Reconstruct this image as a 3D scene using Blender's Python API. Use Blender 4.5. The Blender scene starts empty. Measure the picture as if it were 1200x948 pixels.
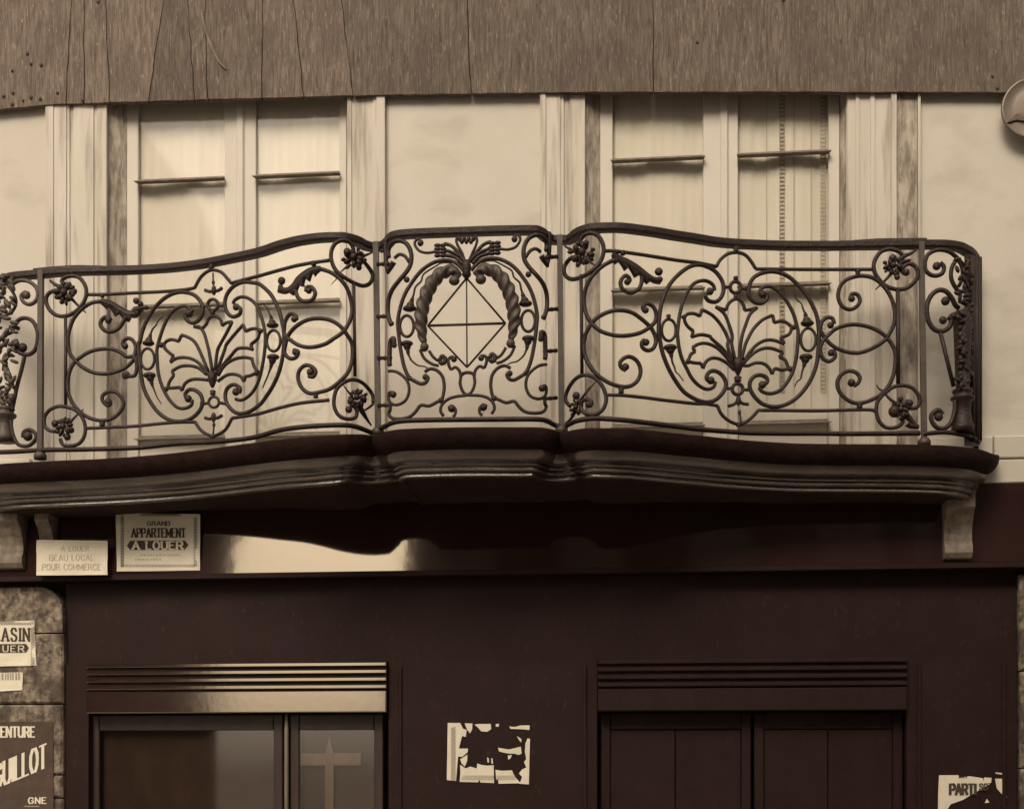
import bpy, math, random
from mathutils import Vector
random.seed(7)

# ------------------------------------------------------------------ camera, world, sun, exposure
F = 1600.0            # focal length in photograph pixels (1200 wide)
HZ = 900.0            # horizon row of the photograph
EYE = 1.6             # eye height
DIST = 8.0            # camera to facade
YAW = math.atan(0.1)
SN, CS = math.sin(YAW), math.cos(YAW)

scene = bpy.context.scene
col = scene.collection
cam_data = bpy.data.cameras.new('camera')
cam_data.sensor_width = 36.0
cam_data.lens = 36.0 * F / 1200.0
cam_data.shift_y = (HZ - 474.0) / 1200.0
cam_data.clip_start = 0.05
cam_data.clip_end = 2000
cam = bpy.data.objects.new('camera', cam_data)
col.objects.link(cam)
cam.location = (0, -DIST, EYE)
cam.rotation_euler = (math.radians(90), 0, YAW)
scene.camera = cam

SUN_EL, SUN_AZ = math.radians(41), math.radians(193)   # azimuth clockwise from +Y: high, in front of the facade, a little left
world = bpy.data.worlds.new('World')
scene.world = world
world.use_nodes = True
nt = world.node_tree
nt.nodes.clear()
w_out = nt.nodes.new('ShaderNodeOutputWorld')
w_bg = nt.nodes.new('ShaderNodeBackground')
w_sky = nt.nodes.new('ShaderNodeTexSky')
w_sky.sky_type = 'NISHITA'
w_sky.sun_disc = False
w_sky.sun_elevation = SUN_EL
w_sky.sun_rotation = SUN_AZ
w_sky.dust_density = 4.0
w_hs = nt.nodes.new('ShaderNodeHueSaturation')
w_hs.inputs['Saturation'].default_value = 0.12
w_tint = nt.nodes.new('ShaderNodeMix')
w_tint.data_type = 'RGBA'
w_tint.blend_type = 'MULTIPLY'
w_tint.inputs[0].default_value = 1.0
w_tint.inputs[7].default_value = (1.0, 0.87, 0.70, 1)
nt.links.new(w_sky.outputs[0], w_hs.inputs['Color'])
nt.links.new(w_hs.outputs[0], w_tint.inputs[6])
nt.links.new(w_tint.outputs[2], w_bg.inputs['Color'])
w_bg.inputs['Strength'].default_value = 0.15
nt.links.new(w_bg.outputs[0], w_out.inputs['Surface'])

sun_data = bpy.data.lights.new('sun', 'SUN')
sun_data.energy = 1.15
sun_data.angle = math.radians(26)
sun_data.color = (1.0, 0.87, 0.68)
sun = bpy.data.objects.new('sun', sun_data)
col.objects.link(sun)
sdir = Vector((math.sin(SUN_AZ) * math.cos(SUN_EL), math.cos(SUN_AZ) * math.cos(SUN_EL), math.sin(SUN_EL)))
sun.rotation_euler = sdir.to_track_quat('Z', 'Y').to_euler()
sun.location = sdir * 40

scene.view_settings.view_transform = 'Standard'
scene.view_settings.look = 'None'
scene.view_settings.gamma = 1.0
scene.view_settings.use_curve_mapping = False
scene.view_settings.exposure = 0.68

# ------------------------------------------------------------------ photograph pixels to places
def at_depth(px, py, d):
    u = (px - 600.0) / F
    return Vector((d * (-SN + u * CS), -DIST + d * (CS + u * SN), EYE + d * (HZ - py) / F))

def on_plane(px, py, Y=0.0):
    u = (px - 600.0) / F
    return at_depth(px, py, (Y + DIST) / (CS + u * SN))

def wx(px, Y=0.0):
    return on_plane(px, HZ, Y).x

def wz(px, py, Y=0.0):
    return on_plane(px, py, Y).z

def pchip(pts):
    xs = [p[0] for p in pts]; ys = [p[1] for p in pts]; n = len(xs)
    h = [xs[i+1]-xs[i] for i in range(n-1)]
    dl = [(ys[i+1]-ys[i])/h[i] for i in range(n-1)]
    m = [dl[0]] + [0]*(n-2) + [dl[-1]]
    for i in range(1, n-1):
        if dl[i-1]*dl[i] > 0:
            w1 = 2*h[i]+h[i-1]; w2 = h[i]+2*h[i-1]
            m[i] = (w1+w2)/(w1/dl[i-1]+w2/dl[i])
    def f(x):
        if x <= xs[0]: return ys[0]+m[0]*(x-xs[0])
        if x >= xs[-1]: return ys[-1]
        lo = 0
        while xs[lo+1] < x: lo += 1
        t = (x-xs[lo])/h[lo]
        return ((1+2*t)*(1-t)**2*ys[lo] + t*(1-t)**2*h[lo]*m[lo] + t*t*(3-2*t)*ys[lo+1] + t*t*(t-1)*h[lo]*m[lo+1])
    return f

# row of the handrail's top edge along the picture: at one height all along, so it gives the plan of the railing
rail_row = pchip([(-24,352),(-20,340),(-12,330),(0,322.5),(13,318.5),(38,316),(80,312.5),(160,310.3),(190,308.5),(230,304),(270,296.5),
    (300,290),(327,281),(353,275),(380,272),(400,271.6),(413,273.8),(424,277.6),(432,282),(438,283.4),(445,282.4),(449,279),(454,273.2),
    (464,269.4),(480,267.8),(533,265.7),(600,263.6),(627,263.4),(637,266),(645,272),(650,275),(663,275),(670,269.4),(680,264.3),(693,261.2),
    (720,260.2),(760,264.2),(793,269.6),(820,273.8),(840,277.2),(880,280.3),(930,281.8),(960,281.9),(1030,281),(1080,280.4),(1108,280.6),
    (1126,282.8),(1139,288.6),(1145.5,294.5),(1148,302)])
RH = 2.874            # handrail top above the eye
def rail_depth(px):
    return F * RH / (HZ - rail_row(px))
def S(px, py, off=0.0):
    return at_depth(px, py, rail_depth(px) - off)

ZOOM = dict(A=(0,290,7.5), B=(0,406,7.5), C=(150,290,7.5), D=(150,400,7.5), E=(300,265,7.5), Fq=(300,385,7.5), G=(440,255,7.5), H=(440,375,7.5),
            I=(560,255,7.5), J=(560,375,7.5), K=(660,265,7.5), L=(660,385,7.5), M=(800,275,7.5), N=(800,390,7.5), O=(950,270,7.5), P=(950,395,7.5),
            Q=(1060,270,6.775), R=(1060,400,6.775), T=(510,835,9.23))
ZOOM['F'] = ZOOM['Fq']
def P_(spec):
    out = []; z = None
    for s in spec:
        if isinstance(s, str): z = ZOOM[s]
        else: out.append((z[0]+s[0]/z[2], z[1]+s[1]/z[2]))
    return out

# ------------------------------------------------------------------ materials
def ramp(n, a, b, p0=0.3, p1=0.7):
    r = n.nodes.new('ShaderNodeValToRGB')
    r.color_ramp.elements[0].color = (*a, 1); r.color_ramp.elements[1].color = (*b, 1)
    r.color_ramp.elements[0].position = p0; r.color_ramp.elements[1].position = p1
    return r

def material(name, a, b, rough=0.7, scale=(6,6,6), detail=8, bump=0.0, bscale=40.0, spec=0.5, ior=1.5, metallic=0.0,
             p0=0.3, p1=0.7, distortion=0.0, blot=None, bvec=None, rvar=0.0):
    m = bpy.data.materials.new(name)
    m.use_nodes = True
    n = m.node_tree
    bs = n.nodes['Principled BSDF']
    tc = n.nodes.new('ShaderNodeTexCoord')
    mp = n.nodes.new('ShaderNodeMapping')
    mp.inputs['Scale'].default_value = scale
    n.links.new(tc.outputs['Object'], mp.inputs['Vector'])
    nz = n.nodes.new('ShaderNodeTexNoise')
    nz.inputs['Scale'].default_value = 1.0
    nz.inputs['Detail'].default_value = detail
    nz.inputs['Roughness'].default_value = 0.62
    nz.inputs['Distortion'].default_value = distortion
    n.links.new(mp.outputs[0], nz.inputs['Vector'])
    r = ramp(n, a, b, p0, p1)
    n.links.new(nz.outputs['Fac'], r.inputs['Fac'])
    csock = r.outputs['Color']
    if blot:                                        # (colour, scale, threshold, strength)
        bc, bs_, th, st = blot
        m2 = n.nodes.new('ShaderNodeMapping')
        m2.inputs['Scale'].default_value = bs_
        n.links.new(tc.outputs['Object'], m2.inputs['Vector'])
        n2 = n.nodes.new('ShaderNodeTexNoise')
        n2.inputs['Scale'].default_value = 1.0
        n2.inputs['Detail'].default_value = 6
        n.links.new(m2.outputs[0], n2.inputs['Vector'])
        r2 = ramp(n, (0,0,0), (st,st,st), th, th+0.16)
        n.links.new(n2.outputs['Fac'], r2.inputs['Fac'])
        mx = n.nodes.new('ShaderNodeMix'); mx.data_type = 'RGBA'
        n.links.new(r2.outputs['Color'], mx.inputs[0])
        n.links.new(csock, mx.inputs[6])
        mx.inputs[7].default_value = (*bc, 1)
        csock = mx.outputs[2]
    n.links.new(csock, bs.inputs['Base Color'])
    bs.inputs['Roughness'].default_value = rough
    if rvar:
        rr = n.nodes.new('ShaderNodeMapRange')
        rr.inputs['To Min'].default_value = max(0.03, rough-rvar); rr.inputs['To Max'].default_value = rough+rvar
        n.links.new(nz.outputs['Fac'], rr.inputs['Value'])
        n.links.new(rr.outputs[0], bs.inputs['Roughness'])
    bs.inputs['Specular IOR Level'].default_value = spec
    bs.inputs['IOR'].default_value = ior
    bs.inputs['Metallic'].default_value = metallic
    if bump:
        m3 = n.nodes.new('ShaderNodeMapping')
        m3.inputs['Scale'].default_value = bvec or (bscale,)*3
        n.links.new(tc.outputs['Object'], m3.inputs['Vector'])
        n3 = n.nodes.new('ShaderNodeTexNoise')
        n3.inputs['Scale'].default_value = 1.0
        n3.inputs['Detail'].default_value = 6
        n.links.new(m3.outputs[0], n3.inputs['Vector'])
        bp = n.nodes.new('ShaderNodeBump')
        bp.inputs['Strength'].default_value = bump
        bp.inputs['Distance'].default_value = 0.01
        n.links.new(n3.outputs['Fac'], bp.inputs['Height'])
        n.links.new(bp.outputs[0], bs.inputs['Normal'])
    return m

def glass_material(name, tint, refl):
    m = bpy.data.materials.new(name); m.use_nodes = True
    n = m.node_tree; n.nodes.clear()
    o = n.nodes.new('ShaderNodeOutputMaterial')
    t = n.nodes.new('ShaderNodeBsdfTransparent'); t.inputs[0].default_value = (*tint, 1)
    g = n.nodes.new('ShaderNodeBsdfGlossy'); g.inputs['Roughness'].default_value = 0.04
    mx = n.nodes.new('ShaderNodeMixShader'); lw = n.nodes.new('ShaderNodeLayerWeight'); lw.inputs['Blend'].default_value = 0.5
    pw = n.nodes.new('ShaderNodeMath'); pw.operation = 'POWER'; pw.inputs[1].default_value = 5.0
    fr = n.nodes.new('ShaderNodeMath'); fr.operation = 'MULTIPLY_ADD'; fr.inputs[1].default_value = 0.5; fr.inputs[2].default_value = refl
    n.links.new(lw.outputs['Facing'], pw.inputs[0]); n.links.new(pw.outputs[0], fr.inputs[0])
    n.links.new(fr.outputs[0], mx.inputs[0]); n.links.new(t.outputs[0], mx.inputs[1]); n.links.new(g.outputs[0], mx.inputs[2])
    n.links.new(mx.outputs[0], o.inputs['Surface'])
    return m

MT = {}
MT['iron'] = material('wrought_iron', (0.0125,0.0054,0.0047), (0.025,0.0125,0.0108), rough=0.55, scale=(25,25,25), bump=0.5, bscale=70, spec=0.35,
                      blot=((0.048,0.030,0.023), (14,14,14), 0.60, 0.6))
MT['iron_pale'] = material('pale_iron', (0.030,0.019,0.0155), (0.06,0.042,0.033), rough=0.55, scale=(18,18,18), bump=0.25, bscale=120)  # paler iron; on the twisted horns it puts highlights into the colour
MT['stucco'] = material('pale_stucco', (0.455,0.415,0.365), (0.52,0.482,0.435), rough=0.9, scale=(1.3,1.3,0.9), bump=0.12, bscale=60,
                        blot=((0.33,0.285,0.24), (2.4,2.4,4.0), 0.55, 0.42))
MT['trim'] = material('streaked_stone_trim', (0.45,0.405,0.352), (0.52,0.482,0.432), rough=0.9, scale=(14,14,0.9), bump=0.15, bscale=50,
                      blot=((0.17,0.135,0.112), (20,20,1.6), 0.51, 0.55))
MT['trim_dark'] = material('sooty_stone_strip', (0.30,0.255,0.21), (0.50,0.45,0.39), rough=0.95, scale=(9,9,2.2), bump=0.2, bscale=60,
                      blot=((0.10,0.075,0.063), (18,18,3), 0.54, 0.7))
MT['soot_shade'] = material('sooty_shaded_stone', (0.17,0.14,0.118), (0.42,0.37,0.315), rough=0.95, scale=(26,26,7), bump=0.3, bscale=70, p0=0.36, p1=0.64,
                      blot=((0.09,0.07,0.058), (30,30,5), 0.52, 0.6))  # dirt on the strip; on the reveals, shade as colour
MT['paint'] = material('old_white_paint', (0.46,0.42,0.368), (0.51,0.47,0.42), rough=0.6, scale=(5,5,1.5), bump=0.05, bscale=50,
                       blot=((0.48,0.42,0.35), (9,9,0.8), 0.60, 0.30))
MT['rail_shade'] = material('shaded_drip_rail_paint', (0.13,0.105,0.085), (0.24,0.205,0.17), rough=0.8, scale=(20,20,20), bump=0.1, bscale=50)  # shade of the rail undersides put into an overall dark colour
MT['curtain'] = material('white_curtain_cloth', (0.58,0.53,0.47), (0.63,0.585,0.525), rough=1.0, scale=(3,3,1), spec=0.1)
MT['lace'] = material('lace_edging_thread', (0.30,0.26,0.21), (0.40,0.35,0.29), rough=1.0, scale=(9,9,9), spec=0.1)
MT['slab_edge'] = material('shaded_balcony_edge', (0.0105,0.0040,0.0035), (0.022,0.0098,0.0085), rough=0.8, scale=(14,14,18), bump=0.6, bscale=50, spec=0.1)  # shade of the downturned lip put into its dark colour
MT['slab'] = material('grimy_balcony_stone', (0.028,0.0165,0.014), (0.085,0.063,0.05), rough=0.27, scale=(5,5,24), bump=0.3, bscale=90, spec=0.9, ior=1.7,
                      blot=((0.025,0.014,0.012), (4,4,16), 0.50, 0.8))
MT['soffit'] = material('dark_soffit', (0.018,0.0085,0.0078), (0.034,0.019,0.0165), rough=0.9, scale=(4,4,4), spec=0.2)  # even dark colour for the whole underside
MT['floor'] = material('balcony_floor_stone', (0.45,0.40,0.34), (0.58,0.53,0.45), rough=0.9, scale=(5,5,5))
MT['lacquer'] = material('black_lacquered_wood', (0.020,0.0088,0.0088), (0.028,0.0135,0.0132), rough=0.055, scale=(3,3,3), spec=0.5, ior=2.1, rvar=0.012,
                         bump=0.012, bscale=14)
MT['lacquer'].node_tree.nodes['Principled BSDF'].inputs['Specular Tint'].default_value = (1.0,0.88,0.70,1)
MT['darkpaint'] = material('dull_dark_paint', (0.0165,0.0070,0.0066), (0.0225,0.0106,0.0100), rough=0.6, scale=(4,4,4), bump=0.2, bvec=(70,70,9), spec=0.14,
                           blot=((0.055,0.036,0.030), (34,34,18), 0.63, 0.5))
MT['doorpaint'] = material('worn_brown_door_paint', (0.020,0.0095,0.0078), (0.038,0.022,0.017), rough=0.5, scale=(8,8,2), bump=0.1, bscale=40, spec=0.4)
MT['pane_backing'] = material('brown_backing_sheet', (0.030,0.017,0.015), (0.058,0.038,0.031), rough=0.9, scale=(7,7,4))
MT['cornice'] = material('glossy_dark_varnish', (0.018,0.008,0.008), (0.028,0.0135,0.0132), rough=0.10, scale=(3,3,3), spec=0.8, ior=2.1, rvar=0.03, bump=0.02, bscale=20,
                         blot=((0.06,0.04,0.03), (24,24,40), 0.62, 0.6))
MT['cornice'].node_tree.nodes['Principled BSDF'].inputs['Specular Tint'].default_value = (1.0,0.88,0.70,1)
MT['muntin'] = material('pale_painted_muntin', (0.12,0.092,0.068), (0.19,0.15,0.115), rough=0.6, scale=(8,8,2))
MT['stone'] = material('rough_pilaster_stone', (0.06,0.044,0.034), (0.28,0.23,0.178), rough=0.95, scale=(22,22,18), bump=0.9, bscale=60, p0=0.38, p1=0.64,
                       blot=((0.05,0.035,0.028), (6,6,5), 0.47, 0.8))
MT['palestone'] = material('pale_console_stone', (0.09,0.068,0.054), (0.25,0.205,0.165), rough=0.9, scale=(22,22,14), bump=0.4, bscale=60, blot=((0.10,0.075,0.06),(14,14,12),0.55,0.7))
MT['plainblock'] = material('pale_stone_block', (0.44,0.40,0.345), (0.50,0.462,0.41), rough=0.9, scale=(4,4,4), bump=0.15, bscale=70)
MT['paper'] = material('yellowed_paper', (0.58,0.53,0.43), (0.68,0.63,0.53), rough=0.9, scale=(9,9,9), bump=0.05, bscale=30)
MT['ink'] = material('black_ink', (0.045,0.033,0.028), (0.08,0.06,0.05), rough=0.9, scale=(40,40,40), spec=0.2)
MT['faint_ink'] = material('faded_grey_ink', (0.34,0.295,0.235), (0.45,0.40,0.32), rough=0.9, scale=(60,60,60), spec=0.2)
MT['grey_ink'] = material('grey_border_ink', (0.25,0.21,0.17), (0.36,0.31,0.25), rough=0.9, scale=(80,80,80), spec=0.2)
MT['darkpaper'] = material('dark_printed_paper', (0.055,0.037,0.030), (0.085,0.06,0.048), rough=0.8, scale=(12,12,12), spec=0.2)
MT['wood'] = material('weathered_board_wood', (0.058,0.041,0.032), (0.20,0.156,0.125), rough=0.85, scale=(60,60,7), detail=12, bump=0.9, bvec=(150,150,16),
                      distortion=0.6, blot=((0.085,0.06,0.048), (5,5,3.0), 0.47, 0.6))
def wood_extra(m):
    n = m.node_tree; bs = n.nodes['Principled BSDF']
    src = bs.inputs['Base Color'].links[0].from_socket
    tc = n.nodes.new('ShaderNodeTexCoord'); mp = n.nodes.new('ShaderNodeMapping'); mp.inputs['Scale'].default_value = (125,125,17); mp.inputs['Rotation'].default_value = (0,0.13,0)
    n.links.new(tc.outputs['Object'], mp.inputs['Vector'])
    nz = n.nodes.new('ShaderNodeTexNoise'); nz.inputs['Scale'].default_value = 1; nz.inputs['Detail'].default_value = 4; nz.inputs['Distortion'].default_value = 0.8
    n.links.new(mp.outputs[0], nz.inputs['Vector'])
    r = ramp(n, (0,0,0), (0.7,0.7,0.7), 0.59, 0.72); n.links.new(nz.outputs['Fac'], r.inputs['Fac'])
    mx = n.nodes.new('ShaderNodeMix'); mx.data_type = 'RGBA'
    n.links.new(r.outputs[0], mx.inputs[0]); n.links.new(src, mx.inputs[6]); mx.inputs[7].default_value = (0.33,0.265,0.215,1)
    oi = n.nodes.new('ShaderNodeObjectInfo'); mr = n.nodes.new('ShaderNodeMapRange'); mr.inputs['To Min'].default_value = 0.78; mr.inputs['To Max'].default_value = 1.12
    n.links.new(oi.outputs['Random'], mr.inputs['Value'])
    vm = n.nodes.new('ShaderNodeVectorMath'); vm.operation = 'SCALE'
    n.links.new(mx.outputs[2], vm.inputs[0]); n.links.new(mr.outputs[0], vm.inputs['Scale'])
    n.links.new(vm.outputs[0], bs.inputs['Base Color'])
wood_extra(MT['wood'])
MT['woodback'] = material('dark_backing_wood', (0.05,0.036,0.03), (0.08,0.06,0.05), rough=0.9, scale=(9,9,3))
MT['nail'] = material('rusty_nail_iron', (0.03,0.02,0.017), (0.06,0.04,0.034), rough=0.7, scale=(60,60,60))
MT['tin'] = material('dull_tin', (0.13,0.105,0.085), (0.18,0.145,0.117), rough=0.42, scale=(9,9,9), metallic=0.35, bump=0.06, bscale=60)
MT['glass'] = glass_material('window_glass', (0.98,0.98,0.97), 0.02)
MT['shopglass'] = glass_material('dusty_shop_glass', (0.86,0.82,0.78), 0.06)
MT['asphalt'] = material('street_setts', (0.16,0.14,0.12), (0.24,0.21,0.18), rough=0.9, scale=(6,6,6), bump=0.5, bscale=12)
MT['pavement'] = material('pavement_stone', (0.36,0.32,0.27), (0.46,0.42,0.36), rough=0.9, scale=(3,3,3), bump=0.3, bscale=30)
MT['farwall'] = material('sooty_street_facade', (0.03,0.021,0.018), (0.05,0.036,0.03), rough=0.95, scale=(1.5,1.5,1.5))
MT['farglass'] = material('dark_far_window', (0.02,0.017,0.015), (0.03,0.025,0.02), rough=0.2, scale=(3,3,3))
MT['farroof'] = material('slate_roof', (0.05,0.045,0.042), (0.08,0.07,0.065), rough=0.8, scale=(8,8,8))
MT['inside'] = material('dim_room_plaster', (0.20,0.17,0.14), (0.26,0.22,0.18), rough=0.95, scale=(2,2,2))

# ------------------------------------------------------------------ mesh builder
class MB:
    def __init__(self):
        self.v = []; self.f = []; self.sm = []
    def add(self, vs, fs, smooth=False):
        o = len(self.v)
        self.v += [Vector(p) for p in vs]
        self.f += [tuple(i+o for i in f) for f in fs]
        self.sm += [smooth]*len(fs)
    def box(self, x0, x1, y0, y1, z0, z1):
        vs = [(x,y,z) for z in (z0,z1) for y in (y0,y1) for x in (x0,x1)]
        self.add(vs, [(0,2,3,1),(4,5,7,6),(0,1,5,4),(1,3,7,5),(3,2,6,7),(2,0,4,6)])
    def bevbox(self, x0, x1, y0, y1, z0, z1, b=0.006):
        """box whose front (low y) edges are chamfered"""
        vs = [(x0,y1,z0),(x1,y1,z0),(x1,y1,z1),(x0,y1,z1),(x0,y0+b,z0),(x1,y0+b,z0),(x1,y0+b,z1),(x0,y0+b,z1),
              (x0+b,y0,z0+b),(x1-b,y0,z0+b),(x1-b,y0,z1-b),(x0+b,y0,z1-b)]
        self.add(vs, [(0,3,2,1),(0,1,5,4),(1,2,6,5),(2,3,7,6),(3,0,4,7),(4,5,9,8),(5,6,10,9),(6,7,11,10),(7,4,8,11),(8,9,10,11)])
    def prism(self, poly, thick):
        """closed polygon of points extruded by a vector"""
        n = len(poly); t = Vector(thick)
        vs = [Vector(p) for p in poly] + [Vector(p)+t for p in poly]
        fs = [tuple(range(n)), tuple(range(2*n-1, n-1, -1))] + [(i,(i+n),((i+1)%n)+n,(i+1)%n) for i in range(n)]
        self.add(vs, fs)
    def tube(self, pts, r, n=7, caps=True, twist=0.0, lobes=0, depth=0.0, flat=1.0):
        pts = [Vector(p) for p in pts]
        m = len(pts)
        rs = r if isinstance(r, (list, tuple)) else [r]*m
        tang = []
        for i in range(m):
            t = pts[min(i+1,m-1)]-pts[max(i-1,0)]
            if t.length < 1e-9: t = Vector((0,0,1))
            tang.append(t.normalized())
        up = Vector((0,1,0))
        vs = []
        s = 0.0
        for i in range(m):
            if i: s += (pts[i]-pts[i-1]).length
            t = tang[i]
            a = up - t*up.dot(t)
            if a.length < 1e-5: a = Vector((1,0,0))-t*t.x
            a.normalize()
            b = t.cross(a)
            for k in range(n):
                an = 2*math.pi*k/n
                rr = rs[i]*(1+depth*math.cos(lobes*(an+twist*s))) if lobes else rs[i]
                vs.append(pts[i] + a*(math.cos(an)*rr*flat) + b*(math.sin(an)*rr))
        fs = [(i*n+k, i*n+(k+1)%n, (i+1)*n+(k+1)%n, (i+1)*n+k) for i in range(m-1) for k in range(n)]
        if caps:
            fs += [tuple(range(n-1,-1,-1)), tuple((m-1)*n+k for k in range(n))]
        self.add(vs, fs, True)
    def ball(self, c, rx, ry=None, rz=None, nu=10, nv=6, rot=0.0):
        """ellipsoid, rot turns it in the x-z plane"""
        ry = rx if ry is None else ry; rz = rx if rz is None else rz
        c = Vector(c); vs = []; cr, sr = math.cos(rot), math.sin(rot)
        def pt(x,y,z): return c + Vector((x*cr-z*sr, y, x*sr+z*cr))
        vs.append(pt(0,0,-rz))
        for i in range(1,nv):
            ph = math.pi*i/nv
            for k in range(nu):
                th = 2*math.pi*k/nu
                vs.append(pt(rx*math.sin(ph)*math.cos(th), ry*math.sin(ph)*math.sin(th), -rz*math.cos(ph)))
        vs.append(pt(0,0,rz)); e = len(vs)-1
        fs = [(0,1+(k+1)%nu,1+k) for k in range(nu)]
        for i in range(nv-2):
            fs += [(1+i*nu+k,1+i*nu+(k+1)%nu,1+(i+1)*nu+(k+1)%nu,1+(i+1)*nu+k) for k in range(nu)]
        fs += [(1+(nv-2)*nu+k,1+(nv-2)*nu+(k+1)%nu,e) for k in range(nu)]
        self.add(vs, fs, True)
    def lathe(self, c, prof, n=14):
        c = Vector(c); m = len(prof)
        vs = [c+Vector((r*math.cos(2*math.pi*k/n), r*math.sin(2*math.pi*k/n), z)) for r,z in prof for k in range(n)]
        fs = [(i*n+k,i*n+(k+1)%n,(i+1)*n+(k+1)%n,(i+1)*n+k) for i in range(m-1) for k in range(n)]
        fs += [tuple(range(n-1,-1,-1)), tuple((m-1)*n+k for k in range(n))]
        self.add(vs, fs, True)
    def build(self, name, mat, parent=None, label=None, kind=None):
        off = ROOT.get(parent, Vector((0,0,0))) if parent else Vector((0,0,0))
        me = bpy.data.meshes.new(name)
        me.from_pydata([tuple(p-off) for p in self.v], [], self.f)
        me.polygons.foreach_set('use_smooth', self.sm)
        me.materials.append(MT[mat] if isinstance(mat, str) else mat)
        me.update()
        o = bpy.data.objects.new(name, me)
        col.objects.link(o)
        if parent:
            o.parent = parent
            ROOT[o] = off
        if label: o['label'] = label
        if kind: o['kind'] = kind
        return o
ROOT = {}
def tag(o, label, cat, group=None):
    o['label'] = label; o['category'] = cat
    if group: o['group'] = group
    return o
def thing(name, loc, label, cat, group=None):
    o = bpy.data.objects.new(name, None)
    o.empty_display_size = 0.1
    col.objects.link(o)
    o.location = loc
    ROOT[o] = Vector(loc)
    return tag(o, label, cat, group)
def structure(o):
    o['kind'] = 'structure'
    return o

def spline(pts, step=4):
    """Catmull-Rom through 2-D points"""
    n = len(pts)
    if n < 3: 
        return [(pts[0][0]+(pts[-1][0]-pts[0][0])*i/6, pts[0][1]+(pts[-1][1]-pts[0][1])*i/6) for i in range(7)]
    out = []
    for i in range(n-1):
        p0 = pts[max(i-1,0)]; p1 = pts[i]; p2 = pts[i+1]; p3 = pts[min(i+2,n-1)]
        for k in range(step):
            t = k/step
            q = []
            for a in (0,1):
                q.append(0.5*((2*p1[a])+(-p0[a]+p2[a])*t+(2*p0[a]-5*p1[a]+4*p2[a]-p3[a])*t*t+(-p0[a]+3*p1[a]-3*p2[a]+p3[a])*t**3))
            out.append(tuple(q))
    out.append(tuple(pts[-1]))
    return out
MPP = 1/218.0        # metres for one pixel at the railing

# ================================================================== SETTING: street
mb = MB(); mb.add([(-400,-400,-0.12),(400,-400,-0.12),(400,400,-0.12),(-400,400,-0.12)], [(0,1,2,3)])
structure(mb.build('street', 'asphalt'))
mb = MB(); mb.box(-20,20,-2.2,0.0,-0.12,0.0)
structure(mb.build('pavement', 'pavement'))
mb = MB()
for i in range(27):
    mb.bevbox(-20+i*1.5, -20+i*1.5+1.492, -2.35, -2.203, -0.12, 0.004, 0.01)
structure(mb.build('kerb', 'pavement'))
mb = MB(); mb.box(-20,20,-14.0,-12.2,-0.12,0.0)
structure(mb.build('far_pavement', 'pavement'))

# ================================================================== BUILDING with the balcony
XL, XR = -9.0, 7.0
Z_SIGN = 2.76; Z_BAND = 3.21; Z_TOP = 9.0
bld = thing('house', (0,0.2,0), 'pale plastered house front with two tall windows behind a curved iron balcony', 'building')
# openings on the wall plane, in pixels
GY = 0.06
def ZG(z): return EYE+(z-EYE)*(DIST+GY)/(DIST+0.27)
op = [(127.0, 408.0), (686.0, 992.0)]
head = 5.95
def wall_part(x0, x1, z0, z1, name='wall', mat='stucco', y0=0.0, y1=0.5):
    m = MB(); m.box(x0, x1, y0, y1, z0, z1); return m.build(name, mat, bld)
o1 = [(wx(a), wx(b)) for a, b in op]
sill_z = 3.36
wall_part(XL, o1[0][0], Z_BAND, Z_TOP)
wall_part(o1[0][1], o1[1][0], Z_BAND, Z_TOP)
wall_part(o1[1][1], XR, Z_BAND, Z_TOP)
for a, b in o1:
    wall_part(a, b, head, Z_TOP)
    wall_part(a, b, Z_BAND, sill_z)
# side walls, back and roof so that the house is a body
wall_part(XL, XL+0.4, 0, Z_TOP, 'side_wall', 'stucco', 0.5, 9)
wall_part(XR-0.4, XR, 0, Z_TOP, 'side_wall', 'stucco', 0.5, 9)
wall_part(XL, XR, 0, Z_TOP, 'back_wall', 'stucco', 9.0, 9.4)
m = MB(); m.box(XL-0.2, XR+0.2, -0.25, 9.6, Z_TOP, Z_TOP+0.25); m.build('roof', 'farroof', bld)
m = MB(); m.box(XL+0.4, XR-0.4, 0.5, 8.99, 3.20, 3.35); m.build('upper_floor', 'inside', bld)
m = MB(); m.box(XL+0.4, XR-0.4, 1.9, 2.0, 0.0, Z_TOP-0.01); m.build('inner_wall', 'inside', bld)

# window surrounds: stepped stone trim, one piece per window side
def surround(pxs, outs, mat='trim', z0=Z_BAND+0.15, z1=5.97):
    """pxs: pixel columns of the steps, outs: how far each step stands proud of the wall"""
    mbs = MB()
    for (a, b), o in zip(zip(pxs[:-1], pxs[1:]), outs):
        xa, xb = wx(a), wx(b)
        mbs.add([(xa,-o,z0),(xb,-o,z0),(xb,-o,z1),(xa,-o,z1),(xa,0.004,z0),(xb,0.004,z0),(xb,0.004,z1),(xa,0.004,z1)],
                [(0,1,2,3),(0,3,7,4),(1,5,6,2),(3,2,6,7),(0,4,5,1)])
    return mbs.build('window_surround', mat, bld)
surround([57,66,80.5,84,89,112,116,127], [0.045,0.038,0.03,0.022,0.032,0.022,0.030])
surround([408,413,438,443,452.5], [0.028,0.020,0.030,0.044])
surround([633.5,640,657,661,668,685.5], [0.046,0.034,0.026,0.012,0.022])
surround([992.5,1002,1006,1019,1024,1043,1049], [0.02,0.03,0.022,0.034,0.024,0.045])
m = MB(); m.box(wx(1049)+0.002, wx(1074), -0.018, 0.004, Z_BAND+0.15, 5.97); m.build('sooty_strip', 'soot_shade', bld)
m = MB(); m.box(wx(1074)+0.002, wx(1077.5), -0.034, 0.004, Z_BAND+0.15, 5.97); m.build('edge_fillet', 'trim', bld)
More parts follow.
